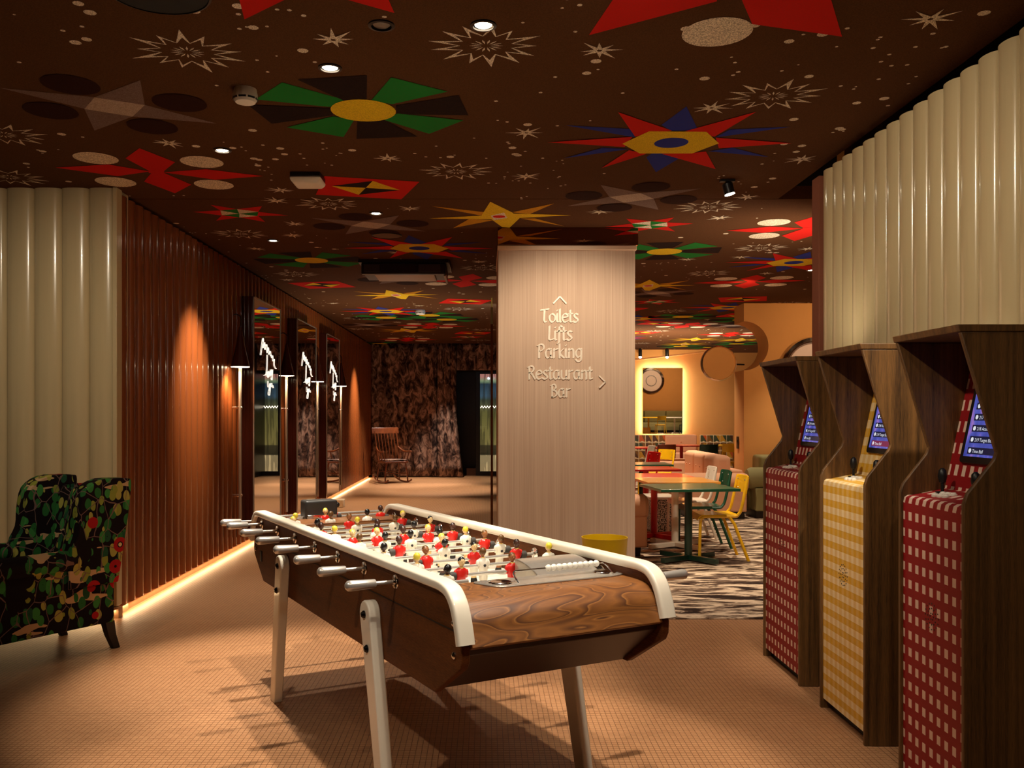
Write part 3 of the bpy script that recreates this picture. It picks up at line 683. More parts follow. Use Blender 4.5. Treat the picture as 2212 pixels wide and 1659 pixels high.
for team, dct in (('r', REDS), ('w', WHT)):
    for ix, txt in dct.items():
        s0 = ix * PT; stub = ix < 0
        rod = MB().tube([(0, .02 if team == 'r' else -.025, 0), (0, -.24 if stub else -(AW - .025 if team == 'r' else AW + .02), 0)], .0070, 10).build('rod', M('satin_rod', S(214, 208, 198), .22, .6), TO); rod.location = (s0, 0, .851)
        if stub:
            rod.location = (s0, 0, .848)
        h_ = link('handle', handle_me, rod, (0, 0, 0) if team == 'r' else (0, -AW, 0), (0, 0, 0) if team == 'r' else (0, 0, pi))
        if stub: h_.location = (-.25, -AW - .045, -.002)
        if team == 'r': link('flange', fbm, rod, (0, .001, 0))
        else: link('flange', fbm, rod, (-.25 if stub else 0, -AW - .001, 0), (0, 0, pi))
        if not stub:
            if team == 'r': link('flange', fbm, rod, (0, -AW + .032, 0))
            else: link('flange', fbm, rod, (0, -.030, 0), (0, 0, pi))
        else: link('flange', fbm, rod, (-.07, -AW + .032, .0))
        ps = [(float(q[:-1]), q[-1]) for q in txt.split()]
        for j, (a, hh) in enumerate(ps):
            fo = link('player_figure', figure_mesh(team, hh), rod, (0, -a, 0), (0, R(random.uniform(-9, 9)), 0))
            fo['label'] = ('red' if team == 'r' else 'white') + ' shirted player figure'
        lo = min(p[0] for p in ps); hi = max(p[0] for p in ps)
        if not stub:
            for a in (lo - .035, hi + .035):
                if .05 < a < AW - .05: link('bumper', stop_me, rod, (0, -a, 0))
# tray, hood, bead counter
trp = srnd([(-.19, -.20), (-.315, -.25), (-.325, -.72), (-.30, -.79), (-.19, -.79)], .03)
tray = MB().prism(trp, .857, .864, 'z').build('ball_tray', steel, TO, .003, 2)
for a in (.29, .73): MB().lathe([(1e-5, .8645), (.02, .865), (.036, .8675), (.038, .866), (.044, .8642)], 20, (-.25, -a, 0)).build('ball_cup', chrome, tray)
hp = [(-.195 + .165 * k / 12, 0, .862 + .038 * sin(pi / 2 * (k / 12) ** .9)) for k in range(13)]
ho = strip_prism(MB(), [(p[0], p[2]) for p in hp], [(p[0] + .003, p[2] - .004) for p in hp], -.74, -.475); ho.build('goal_hood', steel, tray, smooth=60)
MB().prism([(-.195, .86)] + [(p[0], p[2]) for p in hp] + [(-.03, .80), (-.195, .80)], -.478, -.475).build('hood_cheek', steel, tray); MB().prism([(-.195, .86)] + [(p[0], p[2]) for p in hp] + [(-.03, .80), (-.195, .80)], -.74, -.737).build('hood_cheek', steel, tray)
bc = MB().tube(cr([(-.285, -.345, .862), (-.265, -.34, .878), (-.235, -.352, .893), (-.235, -.40, .895), (-.235, -.70, .895), (-.235, -.735, .893), (-.26, -.742, .88), (-.285, -.742, .862)], 4), .003, 8).build('counter_wire', chrome, tray)
bme = MB().ball((0, 0, 0), .0125, 10).mesh('bead', white_plastic, 60)
for k in range(10): link('bead', bme, TO, (-.235, -.495 - .0232 * k, .895))
# score box at the far end
sb = MB().box(1.98, 2.09, -.46, -.27, .85, .955).build('counter_box', M('black_crackle', S(44, 42, 40), .4), TO, .012, 3)
MB().box(1.972, 1.982, -.452, -.278, .79, .875).build('chrome_front', chrome, sb, .003); MB().box(1.966, 1.974, -.375, -.345, .838, .868).build('red_tab', M('red_tab', S(170, 18, 20), .3), sb, .002)
for a in (.295, .43): MB().lathe([(.014, .003), (.018, 0), (.010, -.004)], 14, (1.970, -a, .855), 'x').build('dial', steel, sb)
MB().tube(cr([(2.03, -.27, .86), (2.03, -.20, .862), (2.02, -.19, .85), (2.01, -.22, .835), (2.01, -.27, .84)], 4), .004, 6).build('wire_loop', steel, sb)
MB().ball((2.04, -.475, .92), .016, 8).build('knob', black, sb)

# ---------------------------------------------------------------- arcade cabinets
def txt(name, body, size, m, parent, mx, extrude=.0):
    cu = bpy.data.curves.new(name, 'FONT'); cu.body = body; cu.size = size; cu.extrude = extrude; cu.resolution_u = 2
    o = bpy.data.objects.new(name, cu); COL.objects.link(o)
    me = bpy.data.meshes.new_from_object(o); bpy.data.objects.remove(o); me.materials.append(m)
    q = bpy.data.objects.new(name, me); COL.objects.link(q); q.parent = parent; q.matrix_local = mx; return q
screen_m = None
def screen_mat():
    t = NT('lit_game_screen', .2); x, y, z = t.sep(); n = t.noise(t.map((1, 3, 2)), 5, 2)
    c = t.ramp(n, [(.3, S(48, 58, 140)), (.55, S(84, 92, 190)), (.7, S(190, 130, 200))])
    t.col((.02, .02, .03, 1)); t.set(t.b.inputs['Emission Color'], c); t.b.inputs['Emission Strength'].default_value = .55; return t.m
screen_m = screen_mat()
row_m = M('screen_row', S(30, 34, 70), .3, em=.25); glyph_m = M('screen_text', S(210, 220, 235), .3, em=.5); rowred = M('screen_row_red', S(120, 40, 80), .3, em=.4)
def cabinet(yfar, ynear, xf, cloth, label):
    wdt = yfar - ynear
    t = thing('arcade_cabinet', label, 'arcade machine', (xf, (yfar + ynear) / 2, 0), 0, 'gingham arcade machines along the right wall'); w = wdt / 2; tk = .019
    prof = [(.03, 0), (.03, .0)]
    sidep = srnd([(.46, 0), (.46, 1.735), (-.012, 1.735), (.114, 1.318), (.0, 1.165), (.0, .03), (.012, .0)], .012, 3)
    sidep = [(.44, 0), (.44, 1.732), (-.012, 1.732), (.104, 1.345), (.113, 1.318), (.104, 1.292), (.012, 1.175), (.0, 1.14), (.0, .0)]
    for a, b in ((-w, -w + tk), (w - tk, w)): MB().prism(sidep, a, b).build('side_panel', oak, t, .004)
    MB().prism([(-.016, 1.732), (.44, 1.732), (.44, 1.757), (-.022, 1.757)], -w - .004, w + .004).build('top_panel', oak, t, .003)
    iw = w - tk
    MB().prism([(.012, .05), (.012, 1.105), (.016, 1.122), (.028, 1.130), (.05, 1.131), (.19, 1.160), (.19, 1.13), (.06, 1.10), (.03, 1.08), (.03, .05)], -iw, iw).build('front_panel', cloth, t, 0)
    MB().prism([(.17, 1.13), (.30, 1.733), (.32, 1.733), (.19, 1.13)], -iw, iw).build('screen_panel', cloth, t)
    MB().box(.05, .43, -iw, iw, 0, .05).build('kick_plate', black, t); MB().box(.42, .435, -iw, iw, .05, 1.73).build('back_panel', oak, t)
    # monitor on the sloping panel: local axes = across, up the slope, out
    up = Vector((.13, 0, .603)).normalized(); out = Vector((-up.z, 0, up.x)); ac = Vector((0, -1, 0)); c = Vector((.17, 0, 1.13)) + up * .30
    mx = Matrix((( ac.x, up.x, out.x, c.x), (ac.y, up.y, out.y, c.y), (ac.z, up.z, out.z, c.z), (0, 0, 0, 1)))
    sw = iw - .085
    bz = MB().prism(srnd([(-sw, -.165), (sw, -.165), (sw, .165), (-sw, .165)], .016), -.002, .014, 'z', mx).build('monitor', black, t, .003)
    MB().box(-sw + .026, sw - .026, -.14, .14, .0135, .0155, mx).build('screen', screen_m, bz)
    for k in range(6):
        yy = -.118 + k * .043
        MB().box(-sw + .05, sw - .05, yy - .013, yy + .013, .0155, .0165, mx).build('menu_row', rowred if (k == 0 and cloth is ging_yel) else row_m, bz)
        tt = ['Time Ball', '219 Target Ball', '218 Academy Red', '217 Wild Shooter', '215 Four Play', '214 Night'][k]
        txt('menu_text', tt, .019, glyph_m, bz, mx @ Matrix.Translation((-sw + .085, yy - .008, .0172)))
        MB().lathe([(1e-5, .017), (.009, .017), (.009, .0165)], 10, (-sw + .067, yy, 0), mx=mx).build('menu_icon', glyph_m, bz)
    # controls
    def deck(x): return 1.131 + (x - .05) * .207
    for yy in (iw * .64, -iw * .40):
        x0 = .125; j = MB().lathe([(.014, 0), (.006, .004), (.006, .035), (.012, .040), (.017, .062), (.014, .085), (.006, .094), (1e-5, .095)], 14, (x0, yy, deck(x0))).build('joystick', black, t)
        MB().lathe([(.026, 0), (.026, .003), (1e-5, .004)], 16, (x0, yy, deck(x0))).build('washer', black, j)
        for q in range(6):
            bx, by = .075 + .03 * (q % 2) + .004 * (q // 2), yy - .045 - .03 * (q // 2)
            if by < -iw + .02: by = yy + .05 + .03 * (q // 2)
            MB().lathe([(.0135, -.002), (.0135, .006), (.010, .007), (.009, .011), (1e-5, .012)], 14, (bx, by, deck(bx))).build('button', white_plastic, t)
    hb_ = MB()
    for rr, nn in ((.012, 6), (.03, 12), (.048, 16)):
        for k in range(nn):
            a = 2 * pi * k / nn; hb_.lathe([(.0032, .0), (.0032, -.0012)], 6, (.012, rr * cos(a), .70 + rr * sin(a)), 'x')
    hb_.build('speaker_holes', black, t)
    return t
cabinet(Yx(1648, 1.665), Yx(1726, 1.665), 1.665, ging_red, 'farthest arcade cabinet, red gingham front, beside the streaked carpet')
cabinet(Yx(1770, 1.652), Yx(1868, 1.652), 1.652, ging_yel, 'middle arcade cabinet with a yellow gingham front')
cabinet(Yx(1940, 1.638), Yx(2082, 1.638), 1.638, ging_red, 'nearest arcade cabinet, large red gingham front cut by the frame')

# ---------------------------------------------------------------- wayfinding letters
GL = {'T': (4.4, [[(0, 6.5), (2, 6.7), (4.2, 7)], [(2.1, 6.8), (1.9, 3.5), (1.8, 1), (2.3, .1), (3.1, .3)]]), 'o': (3.9, [[(1.9, 4.6), (.5, 3.6), (.4, 1.4), (1.6, .05), (3.1, .9), (3.3, 3.2), (1.9, 4.6)]]),
 'i': (1.5, [[(.5, 4.6), (.5, .8), (1.1, .1)], [(.4, 6.1), (.7, 6.4)]]), 'l': (1.5, [[(.5, 7), (.5, .8), (1.1, .1)]]), 'e': (3.7, [[(.5, 2.5), (3.1, 2.9), (2.9, 4.1), (1.9, 4.6), (.7, 3.8), (.3, 2), (1.1, .3), (2.3, .05), (3.3, .8)]]),
 't': (2.4, [[(.9, 6.4), (.9, 1), (1.3, .1), (2.2, .4)], [(-.1, 4.5), (2.1, 4.6)]]), 's': (3.0, [[(2.5, 4.1), (1.5, 4.6), (.6, 3.9), (.9, 2.8), (2.1, 1.9), (2.5, 1), (1.8, .1), (.8, .05), (.1, .6)]]),
 'L': (3.2, [[(.9, 7), (.8, 3.5), (.7, .7), (1.4, .2), (2.9, .6)]]), 'f': (2.3, [[(2.5, 6.6), (1.7, 7), (1.1, 6.2), (1, 2), (.9, -.9), (.2, -1.7)], [(0, 4.5), (2.2, 4.6)]]),
 'P': (3.8, [[(.8, 6.6), (.8, 3), (.8, -.1)], [(0, 6.2), (1.6, 6.9), (3, 6.4), (3.2, 5), (2.4, 3.8), (1.1, 3.5)]]), 'a': (4.0, [[(3, 4), (2, 4.6), (.9, 4), (.3, 2.2), (.9, .4), (1.9, .1), (2.9, 1.2)], [(3, 4.6), (3, .9), (3.6, .1)]]),
 'r': (2.8, [[(.6, 4.7), (.6, 0)], [(.6, 3.3), (1.4, 4.3), (2.5, 4.5)]]), 'k': (3.3, [[(.6, 7), (.6, 0)], [(2.6, 4.5), (.8, 2.4), (2.9, .0)]]), 'n': (3.8, [[(.6, 4.7), (.6, 0)], [(.6, 3.4), (1.6, 4.5), (2.7, 4.2), (2.9, 3), (2.9, 0)]]),
 'g': (3.9, [[(3, 4), (2, 4.6), (.9, 4), (.3, 2.4), (.9, .7), (1.9, .4), (2.9, 1.4)], [(3.1, 4.7), (3, -.6), (2.2, -1.8), (.9, -1.6), (.3, -.8)]]), 'R': (4.1, [[(.8, 6.6), (.8, 3), (.8, -.1)], [(0, 6.2), (1.6, 6.9), (2.9, 6.4), (3.1, 5), (2.3, 3.8), (1.1, 3.5)], [(1.3, 3.5), (2.5, 2.3), (3.9, 0)]]),
 'u': (3.9, [[(.5, 4.6), (.5, 1.4), (1.2, .2), (2.2, .2), (3, 1.3)], [(3, 4.6), (3, .8), (3.6, .1)]]), 'B': (3.9, [[(.8, 6.6), (.8, .1)], [(0, 6.2), (1.6, 6.9), (2.7, 6.2), (2.6, 4.7), (1.3, 3.8)], [(1.3, 3.8), (2.8, 3.3), (3.2, 1.8), (2.4, .4), (.7, .1)]])}
def pen(b, pts, sc, x0, z0, y0, dep, nib=.46, thin=.20, ang=R(35)):
    q = [Vector((p.x * sc + x0, p.y * sc + z0)) for p in cr([(a, c, 0) for a, c in pts], 5)]
    e1 = Vector((cos(ang), sin(ang))) * nib * sc; e2 = Vector((-sin(ang), cos(ang))) * thin * sc
    c4 = [e1 + e2, -e1 + e2, -e1 - e2, e1 - e2]
    for k_, (a, c) in enumerate(zip(q, q[1:])):
        dep_ = dep + .00035 * (k_ % 5) + .00006 * (int(x0 * 1000) % 5); P8 = [a + k for k in c4] + [c + k for k in c4]
        hull = convex(P8); b.prism([(p.x, p.y) for p in hull], y0 - dep_, y0 + .0004 * (k_ % 3))
def convex(ps):
    ps = sorted(set((round(p.x, 6), round(p.y, 6)) for p in ps))
    def half(L_):
        h = []
        for p in L_:
            while len(h) > 1 and (h[-1][0] - h[-2][0]) * (p[1] - h[-2][1]) - (h[-1][1] - h[-2][1]) * (p[0] - h[-2][0]) <= 0: h.pop()
            h.append(p)
        return h
    a, b = half(ps), half(ps[::-1]); return [Vector(p) for p in a[:-1] + b[:-1]]
sgn = thing('wayfinding_lettering', 'raised metal direction lettering and arrows on the pale column', 'sign', (0, YC, 0))
letter_m = M('pewter_letters', S(232, 218, 200), .4, .1)
pxm = YC / F
for word, uc, vb, wpx in [('Toilets', 1209, 696, 82), ('Lifts', 1210, 735, 54), ('Parking', 1210, 773, 98), ('Restaurant', 1210, 819, 140), ('Bar', 1211, 858, 43)]:
    tot = sum(GL[c][0] for c in word); sc = wpx * pxm / tot; zs = .0139 / .0139
    b = MB(); x = X(uc, YC) - wpx * pxm / 2
    for c in word:
        for st in GL[c][1]: pen(b, st, sc, x, Z(vb, YC), 0, .007)
        x += GL[c][0] * sc
    b.build('word', letter_m, sgn, smooth=0)
for pts in ([(1195, 656), (1209, 641), (1223, 656)], [(1294, 812), (1307, 825), (1294, 838)]):
    b = MB()
    for p, q in zip(pts, pts[1:]):
        a, c = Vector((X(p[0], YC), Z(p[1], YC))), Vector((X(q[0], YC), Z(q[1], YC))); n_ = (c - a).normalized(); n_ = Vector((-n_.y, n_.x)) * .006
        b.prism([(a + n_)[:], (c + n_)[:], (c - n_)[:], (a - n_)[:]], -.016, 0)
    b.build('arrow', letter_m, sgn, smooth=0)
# ---------------------------------------------------------------- glass screen beside the column
def glass_mat(name, tint, rough=.02):
    t = NT(name, rough); t.b.inputs['Base Color'].default_value = tint; t.b.inputs['Transmission Weight'].default_value = 1; t.b.inputs['IOR'].default_value = 1.45; return t.m
gs = thing('glass_screen', 'glass screen with amber reflection painted on its edge, beside the pale column', 'partition', (0, 0, 0))
xg = .062
MB().box(xg - .006, xg + .006, 9.0, 10.1, .12, 2.62).build('pane', glass_mat('amber_glass', (1, .72, .42, 1)), gs)
MB().box(xg - .012, xg + .012, 8.98, 9.0, .1, Z(700, 8.98)).build('edge_strip', M('amber_reflection', S(120, 70, 22), .3, .4), gs); MB().box(xg - .012, xg + .012, 8.98, 9.0, Z(700, 8.98), Z(664, 8.98)).build('edge_cap', M('green_edge', S(150, 160, 130), .3), gs)  # amber reflection is put into the edge strip's colour
MB().box(xg - .03, xg + .03, 8.96, 10.12, 0, .12).build('foot_rail', dark_wood, gs)

# ---------------------------------------------------------------- left wall mirrors with script, and lamps
XM = -2.50
glossy_brown = M('glossy_dark_brown', S(58, 22, 14), .12, 0, .5, .6)
script_glow = M('white_script', (1, .92, .78, 1), em=.75)  # white script on the mirrors, glow put into its material
strokes = [[(190, 555), (232, 255), (240, 430), (258, 330), (270, 460), (295, 365), (310, 520), (325, 420), (340, 545), (360, 485), (372, 570), (380, 555), (392, 605), (402, 565), (412, 665), (432, 630), (430, 730), (450, 785), (468, 800)],
    [(308, 550), (296, 860), (276, 910), (250, 920)], [(300, 940), (312, 850), (325, 960), (345, 840), (352, 940), (372, 815), (376, 930), (400, 815), (392, 1000), (380, 960)], [(320, 1020), (322, 1110), (342, 1130), (362, 1060), (355, 1200), (345, 1275), (330, 1240), (362, 1110), (385, 1060), (392, 1130), (404, 1100), (416, 1145)]]
y0m = Yx(548, XM)
for k, (ua, ub, lab) in enumerate([(548, 606, 'nearest tall wall mirror with white handwritten script'), (642, 683, 'middle tall wall mirror with white handwritten script'), (706, 733, 'farthest tall wall mirror with white handwritten script, before the curtain')]):
    ya, yb_ = Yx(ua, XM), Yx(ub, XM); t = thing('wall_mirror', lab, 'mirror', (XM, ya, 0), 0, 'script mirrors on the brown wall'); L_ = yb_ - ya
    zt, zl = 2.72, .12
    MB().box(-.13, -.006, 0, L_, zl, zt).build('back_box', glossy_brown, t, .004)
    MB().box(-.006, 0, .006, L_ - .006, zl + .006, zt - .006).build('mirror_glass', mirror_mat, t)
    fr = MB(); fr.box(-.008, .006, 0, .012, zl, zt); fr.box(-.008, .006, L_ - .012, L_, zl, zt); fr.box(-.008, .006, 0, L_, zt - .012, zt); fr.build('frame', steel, t)
    b = MB()
    for st in strokes:
        pts = []
        for a, c in st:
            u, v = 540 + a / 8.295, 700 + c / 8.295; yy = Yx(u, XM); pts.append((.006, yy - y0m, Z(v, yy)))
        b.tube(cr(pts, 4), .0036, 6)
    b.build('script', script_glow, t)
for k, (u, vt, vb, lab) in enumerate([(519, 716, 799, 'brown cone wall lamp on a long chrome stem before the first mirror'), (619, 752, 819, 'brown cone wall lamp on a long chrome stem between first and second mirrors'), (686, 778, 829, 'brown cone wall lamp on a long chrome stem between second and third mirrors'), (737, 797, 836, 'brown cone wall lamp on a long chrome stem beyond the third mirror')]):
    xl_ = -2.50; yl = Yx(u, xl_); t = thing('stem_lamp', lab, 'wall lamp', (xl_, yl, 0), 0, 'cone lamps along the brown wall'); zb_ = 1.93; zt_ = 2.33
    MB().lathe([(.095, zb_), (.055, zb_ + .17), (.012, zt_), (1e-5, zt_ + .01)], 24).build('lamp_shade', M('lamp_brown', S(70, 26, 14), .25, .3), t)
    MB().lathe([(1e-5, zb_ - .004), (.090, zb_ - .004), (.093, zb_ + .0)], 20).build('diffuser', M('lamp_disc', (1, .8, .5, 1), em=14), t)
    MB().tube([(0, 0, .22), (0, 0, zb_ - .006)], .017, 12).build('stem', M('satin_stem', S(210, 198, 180), .28, .6), t)
    MB().tube(cr([(0, 0, zt_), (0, .03, zt_ + .10), (-.05, .05, zt_ + .14), (-.085, .05, zt_ + .13)], 5), .006, 6).build('arm', dark_metal, t)
    for zz in (1.51, .62): MB().box(-.085, .02, -.012, .012, zz - .012, zz + .012).build('bracket', chrome, t, .003)
    l = spot((xl_ - .02, yl - .06, zb_ - .03), (xl_ - .10, yl - .03, 0), 34, 120, .8, WARMER, .05)

# ---------------------------------------------------------------- curtain, doorway, rocking chair at the back
def pleats(name, pts_x, y0, z0, z1, amp, per, seed, flare=None, label=None):
    rn = random.Random(seed); x0, x1 = pts_x; n = int((x1 - x0) / .025); v = []; nz = 14
    for j in range(nz + 1):
        z = z0 + (z1 - z0) * j / nz
        for i_ in range(n + 1):
            f = i_ / n; x = x0 + (x1 - x0) * f
            if flare: x += flare(z) * f
            v.append((x, y0 + amp * sin(2 * pi * (x0 + (x1 - x0) * f) / per + .8 * sin(x * 3.1)) * (.6 + .4 * sin(x * 1.9 + 2)), z))
    f = [(j * (n + 1) + i_, j * (n + 1) + i_ + 1, (j + 1) * (n + 1) + i_ + 1, (j + 1) * (n + 1) + i_) for j in range(nz) for i_ in range(n)]
    b = MB(); b.add(v, f); o = b.build(name, curtain_m, None, smooth=80); s_ = o.modifiers.new('solid', 'SOLIDIFY'); s_.thickness = .012; return o
tag(pleats('curtain', (-2.62, X(943, 20.4)), 20.53, .02, CEIL, .12, .36, 1), 'broad mottled brown pleated curtain behind the rocking chair', 'curtain')
tag(pleats('curtain', (X(944, 20.3), X(985, 20.3)), 20.42, .02, CEIL, .06, .14, 2, lambda z: .16 * max(0, 1 - z / 1.8) ** 1.5), 'gathered narrow curtain edge beside the dark doorway', 'curtain')
tag(pleats('valance', (X(986, 20.5), .25), 20.5, Z(800, 20.5), CEIL, .03, .3, 3), 'mottled brown curtain valance above the dark doorway', 'curtain')
dr = MB(); yd = 21.0
dx0, dx1 = X(1037, yd), X(1072, yd); zt_, zb_ = Z(808, yd), Z(1018, yd)
dr.box(dx0 - .1, dx0, yd - .05, yd + .05, 0, zt_ + .1); dr.box(dx1, dx1 + .1, yd - .05, yd + .05, 0, zt_ + .1); dr.box(dx0, dx1, yd - .05, yd + .05, zt_, zt_ + .1); dr.box(dx0, dx1, yd - .05, yd + .05, 0, zb_)
door = struct(dr.build('door_1', M('black_door_frame', S(16, 16, 22), .4), bevel=.004))
def lobby_mat():
    t = NT('lit_lobby_beyond_glass', .5); x, y, z = t.sep(t.co('Object')); n = t.noise(t.map((6, 1, .4)), 3, 2)
    c = t.ramp(t.ma('DIVIDE', z, 2.4), [(0, S(236, 196, 140)), (.19, S(240, 206, 150)), (.20, S(60, 52, 34)), (.29, S(70, 62, 40)), (.30, S(150, 132, 76)), (.62, S(118, 110, 60)), (.74, S(70, 78, 62)), (.78, S(74, 100, 120)), (.90, S(50, 66, 80)), (.93, S(150, 170, 130)), (.97, S(210, 140, 130))])
    c = t.mix(t.ma('MULTIPLY', t.ma('GREATER_THAN', n, .52), .55), c, S(40, 38, 26))
    t.col((0.02, .02, .02, 1)); t.set(t.b.inputs['Emission Color'], c); t.b.inputs['Emission Strength'].default_value = .42; return t.m
MB().box(dx0 - .02, dx1 + .02, yd + .25, yd + .27, zb_ - .1, zt_ + .05).build('lit_lobby', lobby_mat(), door)
MB().box(dx0, dx1, yd - .004, yd + .004, zb_, zt_).build('door_glass', glass_mat('clear_glass', (.95, 1, .97, 1)), door)
zz = [(dx0 + .01 + (dx1 - dx0 - .02) * k / 11, yd + .12, Z(879, yd) + .025 * (1 if k % 2 else -1)) for k in range(12)]
MB().tube(zz, .009, 6).build('zigzag_neon', M('zigzag_glow', (1, .85, .65, 1), em=3), door)
MB().box(X(1008, yd), dx0 - .1, 20.98, 21.0, 0, .17).build('plinth', M('plinth_brown', S(92, 50, 26), .5), door)
rc = thing('rocking_chair', 'honey brown spindle back rocking chair in front of the curtain', 'rocking chair', (X(848, 18.9), 18.9, 0), R(-62))
# local: faces +x
MB().prism(srnd([(-.24, -.25), (.24, -.28), (.24, .28), (-.24, .25)], .06), .42, .455, 'z').build('seat', rocker_wood, rc, .01)
MB().prism(srnd([(-.20, -.22), (.22, -.25), (.22, .25), (-.20, .22)], .05), .456, .49, 'z').build('cushion', curtain_m, rc, .012)
for s_ in (-1, 1):
    MB().tube(cr([(-.52, s_ * .24, .12), (-.30, s_ * .25, .045), (0, s_ * .25, .018), (.25, s_ * .26, .03), (.40, s_ * .26, .075)], 5), .018, 8).build('rocker', rocker_wood, rc)
    for xx_, x2 in ((.19, .22), (-.19, -.25)): MB().tube([(x2, s_ * .255, .03), ((xx_ + x2) / 2, s_ * .245, .2), (xx_, s_ * .21, .42)], .017, 8).build('leg', rocker_wood, rc)
    MB().tube(cr([(-.30, s_ * .25, .74), (-.12, s_ * .28, .665), (.08, s_ * .30, .65), (.24, s_ * .31, .665), (.28, s_ * .31, .655)], 5), .02, 8).build('armrest', rocker_wood, rc)
    for xx_ in (.18, .02): MB().tube([(xx_, s_ * .24, .45), (xx_ + .02, s_ * .295, .65)], .011, 8).build('arm_spindle', rocker_wood, rc)
    MB().tube([(-.21, s_ * .23, .45), (-.30, s_ * .25, .74), (-.41, s_ * .25, 1.08)], .015, 8).build('back_post', rocker_wood, rc)
for k in range(6): MB().tube([(-.215, -.17 + .068 * k, .45), (-.29, -.18 + .072 * k, .74), (-.41, -.18 + .072 * k, 1.06)], .009, 6).build('spindle', rocker_wood, rc)
MB().box(-.015, .015, -.31, .31, 0, .14, Matrix.Translation((-.405, 0, 1.02)) @ Matrix.Rotation(R(-17), 4, 'Y')).build('crest_rail', rocker_wood, rc, .012, 3)
MB().tube([(.2, -.24, .2), (.2, .24, .2)], .011, 8).build('stretcher', rocker_wood, rc); MB().tube([(-.23, -.24, .22), (-.23, .24, .22)], .011, 8).build('stretcher', rocker_wood, rc)
fbx = MB().box(-.09, .09, -.09, .09, 0, .12).build('floor_box', M('cream_box', S(214, 186, 150), .6), None, .01); fbx.location = (X(731, 13.9), 13.9, 0); tag(fbx, 'small cream box on the floor beside the third mirror', 'box')

# ---------------------------------------------------------------- armchair
fx, fy = -.56, -.828; yaw = math.atan2(fy, fx); lx, ly = -.335, .285
gx, gy = G(245, 1404); ox = gx - .045 - (fx * lx - fy * ly); oy = gy - (fy * lx + fx * ly)
ac = thing('wing_armchair', 'dark floral wing armchair with black legs in front of cream wall', 'armchair', (ox, oy, 0), yaw)
MB().prism(srnd([(-.37, -.33), (.52, -.33), (.52, .33), (-.37, .33)], .03), .175, .42, 'z').build('base', folk, ac, .012, 3)
MB().prism(srnd([(-.25, -.255), (.55, -.255), (.55, .255), (-.25, .255)], .05), .40, .52, 'z').build('seat_cushion', folk, ac, .03, 4)
MB().prism(srnd([(-.22, .40), (-.35, .99), (-.43, .99), (-.38, .38)], .03), -.27, .27).build('backrest', folk, ac, .04, 4)
crest = MB()
for k in range(12):
    a0, a1 = -.30 + .05 * k, -.30 + .05 * (k + 1); h0, h1 = (.055 * cos(pi * a / .64) for a in (a0, a1))
    crest.add([(-.36, a0, .93), (-.45, a0, .93), (-.45, a0, .955 + h0), (-.35, a0, .955 + h0), (-.36, a1, .93), (-.45, a1, .93), (-.45, a1, .955 + h1), (-.35, a1, .955 + h1)], [(0, 3, 7, 4), (1, 5, 6, 2), (2, 6, 7, 3), (0, 4, 5, 1)] + ([(0, 1, 2, 3)] if k == 0 else []) + ([(4, 7, 6, 5)] if k == 11 else []))
crest.build('crest', folk, ac, smooth=60)
for s_ in (-1, 1):
    wp = [(-.375, .42), (-.44, .80), (-.465, 1.02), (-.44, 1.05), (-.36, 1.055), (-.25, 1.05), (-.15, .985), (-.12, .86), (-.11, .74), (-.06, .63), (-.05, .42)]
    pf = [(p.x, p.z) for p in cr([(a, 0, b) for a, b in wp], 3)]
    a, b = sorted((s_ * .235, s_ * .355)); MB().prism(pf, a, b).build('wing', folk, ac, .035, 5)
    a, b = sorted((s_ * .26, s_ * .335)); MB().box(-.12, .50, a, b, .40, .585).build('arm_panel', folk, ac, .012, 3)
    MB().lathe([(1e-5, -.14), (.05, -.14), (.062, -.125), (.064, .48), (.056, .515), (.03, .525), (1e-5, .525)], 20, (0, s_ * .305, .585), 'x').build('armrest', folk, ac, smooth=40)
    lgr = MB(); lgr.add([(-.375 + dx, s_ * .285 + dy, .18) for dx, dy in ((0, -.03), (.065, -.03), (.065, .03), (0, .03))] + [(-.39 + dx, s_ * .285 + dy, .09) for dx, dy in ((0, -.024), (.055, -.024), (.055, .024), (0, .024))] + [(-.365 - .055 + dx, s_ * .285 + dy, 0) for dx, dy in ((0, -.02), (.045, -.02), (.045, .02), (0, .02))],
        [(3, 2, 1, 0)] + [(i_ + q, i_ + (q + 1) % 4, i_ + 4 + (q + 1) % 4, i_ + 4 + q) for i_ in (0, 4) for q in range(4)] + [(8, 9, 10, 11)])
    lgr.build('leg', dark_wood, ac, .004)
    MB().lathe([(.022, 0), (.03, .10), (.036, .18)], 14, (.475, s_ * .28, 0)).build('leg', dark_wood, ac)

